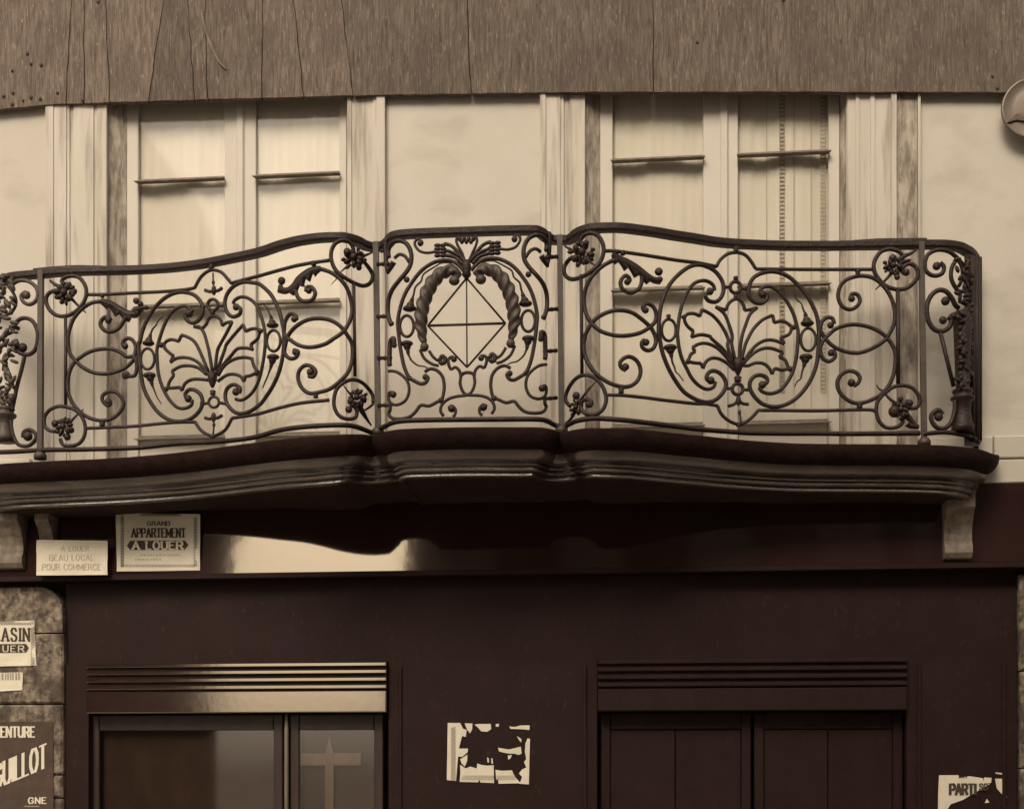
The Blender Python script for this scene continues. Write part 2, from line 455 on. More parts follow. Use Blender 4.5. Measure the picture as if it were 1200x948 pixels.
# the reveals get a darker mottled stone, recess shade put into its colour
def reveal(pw, pf):
    """splayed jamb from the wall's edge (pixel pw) to the window frame (pixel pf)"""
    xa, xb = wx(pw), wx(pf, GY)
    m = MB(); sg = 1 if xb > xa else -1
    m.prism([(xa-0.002*sg,0.003,sill_z),(xb,GY,sill_z),(xb,GY+0.11,sill_z),(xa-0.002*sg,GY+0.11,sill_z)], (0,0,head-sill_z))
    m.build('window_reveal', 'soot_shade', bld)
reveal(127, 148.5); reveal(408, 405.5); reveal(686, 703); reveal(992, 984.5)
# dressed courses at the foot of the upper wall
zc = [Z_BAND, 3.352, 3.486]
for row, (z0, z1) in enumerate(zip(zc[:-1], zc[1:])):
    xs = [wx(1080), wx(1163 if row else 1150), wx(1290 if row else 1247), wx(1400), XR]
    for i in range(len(xs)-1):
        m = MB(); m.bevbox(xs[i]+0.004, xs[i+1]-0.004, -0.028, 0.003, z0+0.004, z1-0.004, 0.006); m.build('stone_block', 'plainblock', bld)
    xs = [XL, -7.0, wx(-130), wx(-60), wx(38)]
    for i in range(len(xs)-1):
        m = MB(); m.bevbox(xs[i]+0.004, xs[i+1]-0.004, -0.028, 0.003, z0+0.004, z1-0.004, 0.006); m.build('stone_block', 'plainblock', bld)

# ================================================================== FRENCH WINDOWS
Y1 = GY + 0.0          # face of the window frame
def french_window(pxl, pxr, panes, label, meet, lace):
    x0, x1 = wx(pxl, Y1), wx(pxr, Y1)
    win = thing('french_window', ((x0+x1)/2, Y1+0.05, sill_z), label, 'window')
    fr = MB()
    xo0, xo1 = x0-0.05, x1+0.05
    fr.box(xo0, x0-0.007, Y1+0.012, Y1+0.10, sill_z, head)
    fr.box(x1+0.007, xo1, Y1+0.012, Y1+0.10, sill_z, head)
    fr.build('window_frame', 'paint', win)
    rec = 0.014
    rows = [(sill_z, 3.645), (3.645, 4.467), (4.467, 5.25), (5.25, head)]   # between these run the rails; the pane tops are the dark ledges
    for k, (pa, pb) in enumerate(panes):
        la = x0 if k == 0 else wx(meet, Y1)+0.002
        lb = wx(meet, Y1)-0.002 if k == 0 else x1
        ga, gb = wx(pa, Y1), wx(pb, Y1)
        lf = MB()
        lf.bevbox(la, ga, Y1, Y1+rec+0.02, sill_z, head, 0.004)
        lf.bevbox(gb, lb, Y1, Y1+rec+0.02, sill_z, head, 0.004)
        leaf = lf.build('leaf', 'paint', win)
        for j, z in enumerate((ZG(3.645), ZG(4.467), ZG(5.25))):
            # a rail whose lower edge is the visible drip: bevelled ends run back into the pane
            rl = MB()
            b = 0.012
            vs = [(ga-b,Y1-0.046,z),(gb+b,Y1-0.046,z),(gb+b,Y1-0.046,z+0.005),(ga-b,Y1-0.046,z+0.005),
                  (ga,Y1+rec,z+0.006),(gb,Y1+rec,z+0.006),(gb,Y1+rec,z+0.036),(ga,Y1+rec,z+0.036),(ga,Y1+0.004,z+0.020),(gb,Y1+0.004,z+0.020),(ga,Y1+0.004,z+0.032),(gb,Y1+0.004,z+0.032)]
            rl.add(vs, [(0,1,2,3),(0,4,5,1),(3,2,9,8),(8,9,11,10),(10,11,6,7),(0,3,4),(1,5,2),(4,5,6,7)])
            rl.build('glazing_rail', 'rail_shade', leaf)
        for z0, z1 in ((sill_z,ZG(3.655)),(ZG(3.67),ZG(4.475)),(ZG(4.49),ZG(5.26)),(ZG(5.273),head)):
            if z0 == sill_z:
                pn = MB(); pn.bevbox(ga, gb, Y1+0.012, Y1+rec+0.02, z0, z1, 0.008); pn.build('kick_panel', 'paint', leaf); continue
            pn = MB(); pn.box(ga-0.004, gb+0.004, Y1+rec+0.004, Y1+rec+0.009, z0, z1); pn.build('pane', 'glass', leaf)
        # curtain hung behind the panes
        cu = MB(); n = 70; vs = []
        ph = random.random()*6
        for i in range(n+1):
            t = i/n
            x = ga-0.03+(gb-ga+0.06)*t
            amp = 0.003 if not (lace and k == 1) else 0.007
            y = Y1+rec+0.024+amp*math.sin(ph+t*17+2.2*math.sin(t*5+ph))*(0.4+0.6*math.sin(t*4+ph)**2)+0.0012*math.sin(t*61+ph)
            vs += [(x,y,3.62),(x,y+0.008*math.sin(t*9),4.8),(x,y,head)]
        fs = []
        for i in range(n):
            fs += [(3*i,3*i+3,3*i+4,3*i+1),(3*i+1,3*i+4,3*i+5,3*i+2)]
        cu.add(vs, fs, True)
        cur = cu.build('curtain', 'curtain', win)
        if lace and k == 1:
            lc = MB()
            for cx, zz in ((916,5.25),(964,5.25)):
                xx = wx(cx, Y1+rec+0.035)
                z = 3.80
                while z < 5.9:
                    w = 0.011+random.random()*0.006
                    lc.box(xx-w, xx+w, Y1+rec+0.0105, Y1+rec+0.0125, z, z+0.009)
                    z += 0.0235
                lc.box(xx-0.015, xx-0.012, Y1+rec+0.0108, Y1+rec+0.0122, 3.8, 5.9)
                lc.box(xx+0.012, xx+0.015, Y1+rec+0.0108, Y1+rec+0.0122, 3.8, 5.9)
            for cx in (898, 930, 950):
                xx = wx(cx, Y1+rec+0.035)
                lc.box(xx-0.0016, xx+0.0016, Y1+rec+0.0108, Y1+rec+0.0122, 3.7, 5.9)
            lc.build('lace_edging', 'lace', cur)
    # cover bead on the meeting stile
    bd = MB(); xm = wx(meet, Y1)
    bd.bevbox(xm-0.035, xm+0.012, Y1-0.014, Y1-0.001, sill_z, head, 0.008)
    bd.build('meeting_bead', 'paint', win)
    # upper fanlight rail, hidden behind the board, and the dim room behind
    return win
french_window(148.5, 406, [(162,263),(300,398)], 'white two leaf window with plain curtains, shade put into the colour of its jamb', 284, False)
french_window(703, 984, [(718,824),(865,971)], 'white two leaf window with a lace edged curtain in one leaf', 851, True)

# ================================================================== BALCONY
base = S(548, 505)
bal = thing('balcony', (base.x, 0, 3.2), 'serpentine stone balcony with ornate dark wrought iron railing of scrolls and palmettes', 'balcony')

# --- plan of the railing
pxs = []
p = -24.0
while p < 1148:
    pxs.append(p)
    fine = (425 < p < 460) or (640 < p < 680) or p > 1100 or p < 0
    p += 1.5 if fine else 5
pxs.append(1148)
plan = [at_depth(q, HZ, rail_depth(q)) for q in pxs]
plan = [Vector((v.x, v.y, 0)) for v in plan]
wall_r = Vector((plan[-1].x+0.004, -0.002, 0)); wall_l = Vector((plan[0].x-0.02, -0.002, 0))
rail_plan = [wall_l] + plan + [wall_r]
def normals(pl):
    n = []
    for i in range(len(pl)):
        t = pl[min(i+1,len(pl)-1)]-pl[max(i-1,0)]
        n.append(Vector((t.y, -t.x, 0)).normalized())      # outward: towards the street
    return n
# --- handrail: moulded flat bar
nr = normals(rail_plan)
ztop = EYE+RH
prof = [(0.004,0.0),(0.0,-0.005),(0.0,-0.030),(0.004,-0.037),(0.012,-0.040),(0.050,-0.040),(0.058,-0.037),(0.062,-0.030),(0.062,-0.005),(0.058,0.0),(0.031,0.006)]
hr = MB(); n = len(prof)
vs = []
for v, nn in zip(rail_plan, nr):
    for i_, d_ in prof:
        q = v-nn*i_
        vs.append((q.x, q.y, ztop+d_))
hr.add(vs, [(i*n+k,(i+1)*n+k,(i+1)*n+(k+1)%n,i*n+(k+1)%n) for i in range(len(rail_plan)-1) for k in range(n)]+[tuple(range(n)),tuple(len(vs)-1-k for k in range(n))])
handrail = hr.build('handrail', 'iron', bal)
# the joint where the end pieces of the handrail are lapped
for q0, q1 in ((38.5, 120), (1000, 1086.5)):
    lp = MB(); pts = [S(q0+(q1-q0)*i/24, 0) for i in range(25)]
    pl = [Vector((v.x,v.y,0)) for v in pts]; nn = normals(pl); vs = []
    for i,(v,a) in enumerate(zip(pl,nn)):
        h = 0.008*min(1, (i if q0 > 500 else 24-i)/10+0.15)
        for i_, z_ in ((0.0,ztop-0.008),(0.002,ztop+h),(0.056,ztop+h),(0.058,ztop-0.008)):
            w = v-a*i_; vs.append((w.x,w.y,z_))
    lp.add(vs, [(i*4+k,(i+1)*4+k,(i+1)*4+(k+1)%4,i*4+(k+1)%4) for i in range(24) for k in range(4)]+[(0,1,2,3),(99,98,97,96)])
    lp.build('lapped_joint', 'iron', handrail)

# --- slab
slab_row = pchip([(-44,552),(-20,546),(0,543),(50,540),(126,536.6),(190,531.5),(250,524.5),(300,517.5),(360,511.3),(415,508.3),(432,508.3),(441,510),(446,507.5),
    (452,504),(470,502),(500,501),(550,499.8),(620,499.8),(642,500.6),(650,503),(657,506.5),(664,505),(672,502.6),(690,500.8),(740,501.6),(780,505.5),(820,509.6),
    (853,513),(900,517),(950,519.3),(1060,520),(1112,521.5),(1148,525.5),(1163,530.5),(1171,538)])
OFF = 0.075
dense = []
for a, b in zip(rail_plan[:-1], rail_plan[1:]):
    k = max(1, int((b-a).length/0.03))
    dense += [a.lerp(b, i/k) for i in range(k)]
dense.append(rail_plan[-1])
# drop the part against the wall and smooth the normals
nd = normals(dense)
nsm = []
for i in range(len(nd)):
    s_ = Vector((0,0,0))
    for j in range(max(0,i-4), min(len(nd),i+5)): s_ += nd[j]*(5-abs(i-j))
    nsm.append(s_.normalized())
def off_at(x):
    a = min(1, max(0, (x-wx(1040))/(wx(1140)-wx(1040)))); b = min(1, max(0, (wx(80)-x)/(wx(80)-wx(0))))
    t = max(a, b); return OFF+0.03*t*t*(3-2*t)
edge = [v+nn*off_at(v.x) for v, nn in zip(dense, nsm)]
def px_of(v):
    d = (v.x*-SN + (v.y+DIST)*CS); r = (v.x*CS+(v.y+DIST)*SN)
    return 600+F*r/d, d
ez = []
for v in edge:
    q, d = px_of(v); q = min(max(q,-44),1166)
    ez.append(EYE+d*(HZ-slab_row(q))/F)
# even out heights
for _ in range(6):
    ez = [ez[0]]+[(ez[i-1]+2*ez[i]+ez[i+1])/4 for i in range(1,len(ez)-1)]+[ez[-1]]
def sweep(prof, name, mat, parent=None, close=False):
    m = MB(); n = len(prof); vs = []
    for v, nn, z in zip(edge, nsm, ez):
        for i_, d_ in prof:
            q = v-nn*i_
            vs.append((q.x, min(q.y,-0.003), z-d_))
    m.add(vs, [(i*n+k,(i+1)*n+k,(i+1)*n+k+1,i*n+k+1) for i in range(len(edge)-1) for k in range(n-1)], True)
    o = m.build(name, mat, parent or bal)
    mod = o.modifiers.new('edges', 'EDGE_SPLIT'); mod.split_angle = math.radians(32)
    return o
slab = sweep([(0.16,0.0),(0.012,0.0),(0.0,0.008),(0.0,0.030),(0.004,0.048),(0.016,0.072),(0.036,0.094),(0.058,0.106)], 'slab_edge', 'slab_edge')
sweep([(0.058,0.106),(0.062,0.107),(0.066,0.125),(0.076,0.142),(0.092,0.153),(0.108,0.156)], 'cove_moulding', 'slab')
sweep([(0.108,0.156),(0.108,0.160),(0.118,0.161),(0.118,0.166),(0.112,0.168),(0.108,0.173),(0.112,0.179),(0.120,0.181),(0.128,0.182)], 'fillet_moulding', 'slab')
sweep([(0.128,0.182),(0.128,0.187),(0.122,0.190),(0.118,0.197),(0.122,0.205),(0.132,0.208),(0.146,0.209)], 'bead_moulding', 'slab')
sweep([(0.146,0.209),(0.146,0.214),(0.140,0.217),(0.138,0.224),(0.144,0.231),(0.158,0.234),(0.170,0.234)], 'lower_bead', 'slab')
# soffit and floor run from the mouldings to the wall
def sheet(inset, drop, name, mat, back=-0.003):
    m = MB(); vs = []
    for v, nn, z in zip(edge, nsm, ez):
        q = v-nn*inset
        vs += [(q.x, min(q.y,-0.004), z-drop), (q.x, back, (z-drop))]
    m.add(vs, [(2*i,2*i+2,2*i+3,2*i+1) for i in range(len(edge)-1)])
    return m.build(name, mat, bal)
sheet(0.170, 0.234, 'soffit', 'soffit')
sheet(0.159, 0.001, 'balcony_floor', 'floor')

# --- drawing helpers for the ironwork
RB = 0.0102
def bar(mbx, spec, r=RB, off=0.0, taper=None, step=4, raw=False):
    pts = spline(P_(spec) if not raw else spec, step)
    if not isinstance(r, list): r = r*1.13
    P3 = [S(x, y, off) for x, y in pts]
    if taper:
        k = len(P3)-1
        r = [taper[0]+(taper[1]-taper[0])*i/k for i in range(k+1)]
    mbx.tube(P3, r, 7)
def knob(mbx, spec, r, ry=None, off=0.0):
    (x, y), = P_(spec)
    mbx.ball(S(x,y,off), r*MPP, r*MPP*0.8, (ry or r)*MPP, 10, 6)
def scroll(panel, spec, balls=(), r=RB, name='scroll', taper=None):
    m = MB(); bar(m, spec, r, taper=taper)
    for b in balls:
        knob(m, b[:-1], b[-1])
    return m.build(name, 'iron', panel)
def block(panel, spec, hw=3.4, hh=3.2, name='collar'):
    (x, y), = P_(spec)
    m = MB(); c = S(x, y); a = hw*MPP; b = hh*MPP
    m.lathe(c-Vector((0,0,b)), [(a*0.7,0),(a,b*0.35),(a*0.75,b*0.8),(a,b*1.4),(a*0.8,b*2)], 10)
    return m.build(name, 'iron', panel)
def ring(panel, spec, rx, ry, r=0.0085, name='oval_ring'):
    (x, y), = P_(spec) if isinstance(spec[0], str) else (spec,)
    m = MB()
    pts = [S(x+rx*math.cos(2*math.pi*i/28), y+ry*math.sin(2*math.pi*i/28)) for i in range(29)]
    m.tube(pts, r, 7, caps=False)
    return m.build(name, 'iron', panel)
def finial(panel, cap, hw, stem, tail):
    """bell cap, beaded stem and a wavy tail"""
    m = MB()
    (x, y), = P_(cap); c = S(x, y, 0.004)
    s = P_(stem); t = P_(tail)
    sx, sy = s[-1]
    ang = math.atan2((sy-y), (sx-x))
    w = hw*MPP*1.2
    m.ball(c, w, w*0.8, w*0.48, 12, 6)
    d = S(sx, sy, 0.004)-c
    m.ball(c+d*0.3, w*0.62, w*0.6, w*0.62)
    for k, f in ((0.62,0.42),(0.95,0.34),(1.2,0.24)):
        m.ball(c+d*k, w*f, w*f, w*f*0.8, 8, 5)
    bar(m, [s[-1]]+t, taper=(0.0065,0.0028), raw=True, step=3)
    return m.build('finial', 'iron', panel)
def rosette(panel, spec, r, extra=(), stems=(), n=6, seed=0):
    rnd = random.Random(seed)
    m = MB(); (x, y), = P_(spec); c = S(x, y, 0.012); R_ = r*MPP*1.14
    m.ball(c-Vector((0,0.012,0)), R_*0.34, R_*0.34, R_*0.34, 8, 5)
    for i in range(n):
        a = 2*math.pi*i/n+rnd.uniform(-.3,.3); q = R_*rnd.uniform(.5,.72)
        m.ball(c+Vector((math.cos(a)*q, rnd.uniform(-.012,.01), math.sin(a)*q)), R_*rnd.uniform(.32,.44), R_*.3, R_*rnd.uniform(.2,.3), 8, 5, a+rnd.uniform(-.5,.5))
        a += .5; q = R_*rnd.uniform(.75,.95)
        m.ball(c+Vector((math.cos(a)*q, rnd.uniform(-.008,.012), math.sin(a)*q)), R_*rnd.uniform(.20,.28), R_*.2, R_*rnd.uniform(.14,.22), 8, 5, a)
    for e in extra:
        knob(m, e[:-1], e[-1], off=0.008)
    for s in stems:
        bar(m, s[0], taper=s[1])
    return m.build('rosette', 'iron', panel)
def acanthus(panel, spine, width, curl, teeth=5, side=1, name='acanthus_leaf'):
    """a serrated, cupped leaf blade that follows a spine"""
    m = MB()
    pts = spline(P_(spine), 5); n = len(pts)
    vs = []
    for i, (x, y) in enumerate(pts):
        t = i/(n-1)
        x1, y1 = pts[min(i+1,n-1)]; x0, y0 = pts[max(i-1,0)]
        L = math.hypot(x1-x0, y1-y0) or 1
        nx, ny = -(y1-y0)/L, (x1-x0)/L
        w = width*(0.35+0.65*math.sin(math.pi*min(1,t*0.8+0.14)))
        saw = ((t*teeth) % 1.0)
        wo = w*(0.60+0.85*saw)*side; wi = -w*0.55*side
        for k, (ww, of) in enumerate(((wi,0.0),(wi*0.4,0.014),(0,0.018),(wo*0.5,0.012),(wo,-0.006))):
            vs.append(S(x+nx*ww, y+ny*ww, of))
        for k, (ww, of) in enumerate(((wo,-0.014),(0,-0.008),(wi,-0.012))):
            vs.append(S(x+nx*ww, y+ny*ww, of))
    N = 8
    m.add(vs, [(i*N+k,(i+1)*N+k,(i+1)*N+(k+1)%N,i*N+(k+1)%N) for i in range(n-1) for k in range(N)]+[tuple(range(N)),tuple((n-1)*N+k for k in range(N-1,-1,-1))], False)
    for c in curl: knob(m, c[:-1], c[-1])
    return m.build(name, 'iron', panel)
def petal(m, spec, r=0.0088):
    """outline that turns at its tips: short straight runs between splines; '|' marks a sharp tip"""
    run = []; zone = None
    def flush():
        if len(run) > 2:
            bar(m, run, r, step=3)
    for s in spec:
        if s == '|':
            last = run[-1]; flush(); run = [zone, last]
        elif isinstance(s, str):
            zone = s; run.append(s)
        else:
            run.append(s)
    flush()
def link(panel, spec, r=0.0095):
    (x0,y0),(x1,y1) = P_(spec)
    m = MB(); m.tube([S(x0,y0),S((x0+x1)/2,(y0+y1)/2),S(x1,y1)], [r*1.15,r*0.7,r*1.15], 8)
    c = S((x0+x1)/2,(y0+y1)/2); m.ball(c, r*1.1)
    return m.build('link', 'iron', panel)
def rod(panel, p0, p1, r, name='upright'):
    m = MB(); m.tube([S(*p0), S((p0[0]+p1[0])/2,(p0[1]+p1[1])/2), S(*p1)], r, 8)
    return m.build(name, 'iron', panel)

# --- posts (square bars) with feet
def post(x0, y0, x1, y1, w=6.4, foot=True):
    a, b = S(x0,y0,-0.012), S(x1,y1,-0.012); h = w*MPP/2
    m = MB()
    m.add([a+Vector(k) for k in ((-h,-h,0),(h,-h,0),(h,h,0),(-h,h,0))]+[b+Vector(k) for k in ((-h,-h,0),(h,-h,0),(h,h,0),(-h,h,0))],
          [(0,1,2,3),(7,6,5,4),(0,4,5,1),(1,5,6,2),(2,6,7,3),(3,7,4,0)])
    p_ = m.build('post', 'iron_pale', bal)
    if foot:
        f = MB(); f.lathe(b-Vector((0,0,0.012)), [(0.036,-0.02),(0.036,0.006),(0.028,0.02),(0.016,0.028)], 12)
        f.build('post_foot', 'iron_pale', p_)
    return p_
post(48, 317, 47.2, 532)
post(440.6, 284, 443, 504)
post(656, 276, 658, 502)
post(1079.6, 284, 1083, 516)

# --- bottom rail (continuous flat bar on the slab's edge)
def rail_bar(spec, r, name, parent, flat=1.0):
    m = MB(); pts = spline(P_(spec), 5); m.tube([S(x,y) for x,y in pts], r, 8, flat=flat); return m.build(name, 'iron', parent)
rail_bar(['B',(-40,930),(120,925),(380,910),(700,905),(1200,890),'D',(400,902),(800,880),(1100,845),'F',(200,895),(400,866),(600,852),(750,848),(850,856),(930,880),(1010,912),(1070,920)], 0.014, 'bottom_rail', bal)
rail_bar(['H',(30,960),(90,930),(150,903),(230,888),(400,880),(700,876),(1200,872),'J',(300,872),(520,872),(600,885),(660,915),(720,940)], 0.014, 'bottom_rail', bal)
rail_bar(['L',(-10,885),(40,848),(120,812),(250,790),(400,795),(600,812),(900,848),(1200,885),'N',(400,868),(600,880),(900,884),(1200,884),'P',(300,850),(700,847),(960,845)], 0.014, 'bottom_rail', bal)
rail_bar(['R',(150,735),(300,722),(430,735),(540,765),(590,800)], 0.013, 'bottom_rail', bal)

# ---------------------------------------------------------------- RIGHT PANEL
def panel_root(spec, label):
    m = MB()
    for s in spec[:3]: bar(m, s, 0.0088)
    o = m.build('railing_panel', 'iron', bal, label)
    m = MB()
    for s in spec[3:]: bar(m, s, 0.0088)
    m.build('lower_rail', 'iron', o)
    return o
rp = panel_root([
    ['K',(362,220),(460,222),(700,254),(1000,302),(1170,322),'M',(200,262),(297,282)],
    ['M',(297,282),(330,225),(395,172),(468,158),(540,175),(592,225),(642,302)],
    ['M',(642,303),(900,306),(1200,308),'O',(300,345),(555,345)],
    ['L',(392,585),(520,588),(700,606),(900,632),(1150,660),'N',(200,625),(306,642)],
    ['N',(306,642),(340,715),(400,770),(480,803),(545,790),(610,742),(664,682)],
    ['N',(664,682),(900,684),(1200,686),'P',(300,642),(520,640),(565,655)]], 'railing panel with a palmette and a plain arch above it')
# corner scrolls and rosettes
scroll(rp, ['K',(158,175),(155,130),(185,82),(240,62),(300,82),(345,150),(355,225),(330,310),(268,382),(180,440),(85,468),(25,442),(6,382),(38,312),(80,275)], name='corner_scroll', r=0.0105)
rosette(rp, ['K',(165,235)], 13, [('K',(200,150),3.6)], [(['I',(760,250),(810,280),(880,315)],(0.005,0.011)),(['K',(200,290),(240,320),(285,352)],(0.010,0.003))], 7, 1)
rod(rp, (681,322), (682,438), 0.0095)
scroll(rp, ['L',(60,682),(28,645),(22,590),(65,495),(130,428),(200,410),(270,432),(332,490),(370,570),(375,650),(340,722),(270,757),(190,745),(153,690),(170,640),(215,625),(250,652),(235,688)], [('L',(225,668),4.2)], name='corner_scroll', r=0.0098)
rosette(rp, ['L',(112,695)], 8, [('L',(115,590),4.6),('L',(140,640),3.2)], [(['L',(130,660),(180,590),(235,525),(290,462)],(0.010,0.003)),(['L',(110,720),(70,790),(15,835)],(0.012,0.004)),(['L',(200,560),(230,520),(245,510)],(0.006,0.003))], 5, 2)
# long C scrolls that cross into a lens
scroll(rp, ['K',(490,292),(420,312),(335,362),(255,442),(205,532),(182,640),(192,740),(232,832),'L',(300,5),(385,46),(500,66),(620,55),(700,28),(765,-15),'K',(808,840),(818,780),(795,715),(742,684),(700,708),(712,748)], [('K',(724,740),4.0)], name='long_scroll')
scroll(rp, ['L',(552,368),(512,346),(500,302),(538,260),(590,250),(650,290),(680,370),(660,450),(605,500),(530,514),(430,490),(340,440),(262,370),(202,270),(180,170),(190,80),'K',(200,945),(245,862),(305,802),(400,755),(500,740),(605,762),(700,828),'L',(770,-5),(805,60),(815,115),(795,172),(748,195),(700,172),(690,128),(715,100)], [('L',(548,338),4.4),('L',(728,122),4.2)], name='long_scroll')
acanthus(rp, ['K',(440,235),(490,285),(560,320),(640,370),(720,430),(790,468),(862,470)], 8.5, [('K',(840,402),4.8),('K',(848,470),3.8)], 5, 1)
scroll(rp, ['K',(560,510),(585,480),(570,448),(540,440),(505,490),(520,552),(590,588),(660,558),(688,500),(690,420)], [('K',(562,492),3.6)], name='leaf_volute')
block(rp, ['K',(525,238)], 3.2, 2.6); block(rp, ['L',(510,545)], 3.6, 3.2); block(rp, ['M',(468,132)], 3.6, 3.4)
# cartouche
scroll(rp, ['M',(240,500),(200,535),(225,580),(290,592),(340,550),(360,480),(342,400),(280,320),(200,278),(120,266),(40,295),'K',(1000,440),(932,522),(886,612),(860,705),(845,800),(838,930),'L',(850,100),(872,212),(920,340),(980,450),(1052,550),'N',(70,562),(150,600),(222,610),(290,590),(350,532),(380,462),(366,402),(320,352),(262,335),(220,362),(210,405),(238,432)], [('M',(240,500),4.6),('N',(247,420),4.8)], name='cartouche_scroll', r=0.0105)
scroll(rp, ['N',(288,432),(272,478),(215,497),(145,467),(80,400),'L',(1085,352),(1045,270),(1020,180),(1004,60),'K',(1008,900),(1016,830),(1032,740),(1058,650),(1092,580),'M',(95,435),(170,405),(230,416),(270,450),(280,492)], name='cartouche_scroll', r=0.0092)
scroll(rp, ['M',(740,520),(740,570),(690,605),(622,590),(580,530),(585,452),(622,382),(690,342),(770,326),(850,336),(932,372),(1012,442),(1082,522),(1140,622),(1180,725),(1196,840),'N',(1195,90),(1180,260),(1132,400),(1062,510),(980,590),(882,640),(782,650),(692,620),(622,552),(588,475),(602,412),(650,376),(700,376),(740,402),(738,440),(705,455)], [('M',(702,526),4.8),('N',(700,458),4.8)], name='cartouche_scroll', r=0.0105)
scroll(rp, ['N',(672,478),(692,512),(752,535),(832,520),(902,460),(960,360),(995,240),(1010,110),(1014,0),'M',(1000,790),(970,690),(922,600),(862,520),(800,470),(742,456),(692,476),(678,525)], name='cartouche_scroll', r=0.0095)
ring(rp, (783.7,387), 8.3, 12.6); ring(rp, (947.2,398.2), 8.9, 13.2)
block(rp, ['K',(926,798)], 3.0, 2.4, 'bud')
finial(rp, ['L',(940,168)], 6.8, ['L',(950,240)], ['L',(960,300),(978,340),(988,378),(1020,410),(1058,465)])
finial(rp, ['M',(1095,780)], 6.8, ['M',(1080,705)], ['M',(1058,655),(1042,605),(1002,572),(978,512)])
finial(rp, ['N',(1083,214)], 6.8, ['N',(1068,285)], ['N',(1048,350),(1036,405),(1006,430),(985,474)])
ring(rp, ['M',(464,464)], 6.2, 6.6, 0.0105, 'boss_ring'); block(rp, ['M',(466,386)], 3.2, 2.2, 'bud'); block(rp, ['M',(466,542)], 3.0, 2.2, 'bud')
link(rp, ['M',(352,462),(415,462)]); link(rp, ['M',(515,474),(590,478)])
ring(rp, ['N',(482,496)], 6.2, 6.4, 0.0105, 'boss_ring'); block(rp, ['N',(484,408)], 4.8, 3.0, 'bud')
link(rp, ['N',(368,490),(432,490)]); link(rp, ['N',(530,500),(600,502)])
def fleur(panel, body, arms, tip, line):
    m = MB(); (x,y), = P_(body); c = S(x,y,0.004)
    m.ball(c, 3.2*MPP, 3*MPP, 6.4*MPP, 10, 6)
    for a in arms:
        pts = P_([body[0], body[1]]+[a]) if False else [(x,y)]+P_([body[0], a])
        mid = ((pts[0][0]+pts[1][0])/2, (pts[0][1]+pts[1][1])/2+1.6)
        bar(m, [pts[0], mid, pts[1]], 0.0085, raw=True); m.ball(S(*pts[1]), 2.3*MPP, None, None, 8, 5)
    (tx,ty), = P_([body[0], tip]); m.ball(S(tx,ty,0.004), 2.1*MPP, 2*MPP, 3.2*MPP, 8, 5)
    l = P_([body[0]]+line); bar(m, l, 0.0042, raw=True)
    return m.build('fleuron', 'iron', panel)
fleur(rp, ['N',(490,595)], [(408,642),(568,628)], (500,700), [(500,690),(508,740),(512,790)])
block(rp, ['N',(493,808)], 3.6, 2.2, 'bud')
pm = MB()
petal(pm, ['N',(462,240),(430,100),'M',(435,890),(402,780),(362,692),(290,635),'|',(335,652),(382,662),'|',(402,610),(450,572),(500,572),(530,612),(545,665),'|',(595,660),(655,645),'|',(592,700),(550,805),'N',(522,30),(505,130),(496,240)])
petal(pm, ['N',(440,260),(395,120),'M',(400,920),(340,800),(260,710),(170,660),'|',(150,718),'|',(100,695),(42,700),(15,740),(38,802),(92,848),'|',(80,900),'|',(160,880),(240,895),'N',(250,50),(340,130),(400,200),(440,262)])
petal(pm, ['N',(442,285),(372,202),(300,132),(212,95),(140,100),(88,132),'|',(108,168),'|',(72,190),(58,225),(40,252),'|',(100,265),(160,270),'|',(180,312),'|',(202,260),(252,225),(320,230),(392,270),(455,332)])
petal(pm, ['N',(515,240),(550,110),'M',(575,915),(622,830),(702,750),(790,710),'|',(805,775),'|',(870,760),(922,782),(955,820),(932,880),'N',(862,40),'|',(892,100),'|',(820,72),(740,65),(660,100),(592,170),(540,245)])
petal(pm, ['N',(532,272),(600,200),(682,147),(770,136),(878,172),'|',(850,215),'|',(900,240),(922,290),(930,318),'|',(870,328),(810,312),'|',(785,362),'|',(760,312),(710,272),(640,266),(575,290),(530,285)])
for k in (('M',(10,725),3.0),('M',(975,815),3.2),('N',(48,255),3.2),('N',(942,318),3.6)): knob(pm, k[:-1], k[-1])
(bx_,by_), = P_(['N',(485,290)])
pm.lathe(S(bx_,by_+10), [(1.2*MPP,-1.5*MPP),(3.4*MPP,2*MPP),(5.6*MPP,8*MPP),(6.6*MPP,14*MPP),(4.5*MPP,19*MPP)], 10)
pm.build('palmette', 'iron', rp)
# right of the cartouche
scroll(rp, ['O',(345,605),(365,560),(412,568),(432,625),(392,680),(330,695),(270,660),(240,580),(262,490),(322,432),(430,402),(540,416),(622,472),(690,560),(730,660),(740,760),(722,850),'P',(655,25),(560,90),(450,135),(350,138),(240,105),(160,50),'O',(95,900),(85,860),(98,805),(142,768),(190,775),(206,822)], [('O',(360,602),4.2),('O',(175,835),4.2)], name='long_scroll')
scroll(rp, ['P',(168,128),(208,130),(212,180),(160,216),(102,182),(82,105),'O',(112,965),(155,922),(225,865),(330,832),(430,832),(530,856),(622,902),'P',(690,32),(735,110),(745,200),(730,320),(690,420),(622,500),(540,550),(450,580),(370,576),(292,530),(242,460),(235,390),(270,330),(332,300),(392,310),(430,352),(420,400),(380,432)], [('P',(180,140),4.2),('P',(358,402),4.8)], name='long_scroll')
rod(rp, (1052,340), (1052.6,450), 0.0115)
scroll(rp, ['O',(805,215),(765,182),(690,166),(612,195),(562,270),(556,345),(592,422),(662,490),(760,520),(852,505),(922,442),(942,382),(922,322),(872,295),(815,320),(805,360),(830,385)], [('O',(840,370),4.4)], name='corner_scroll', r=0.0105)
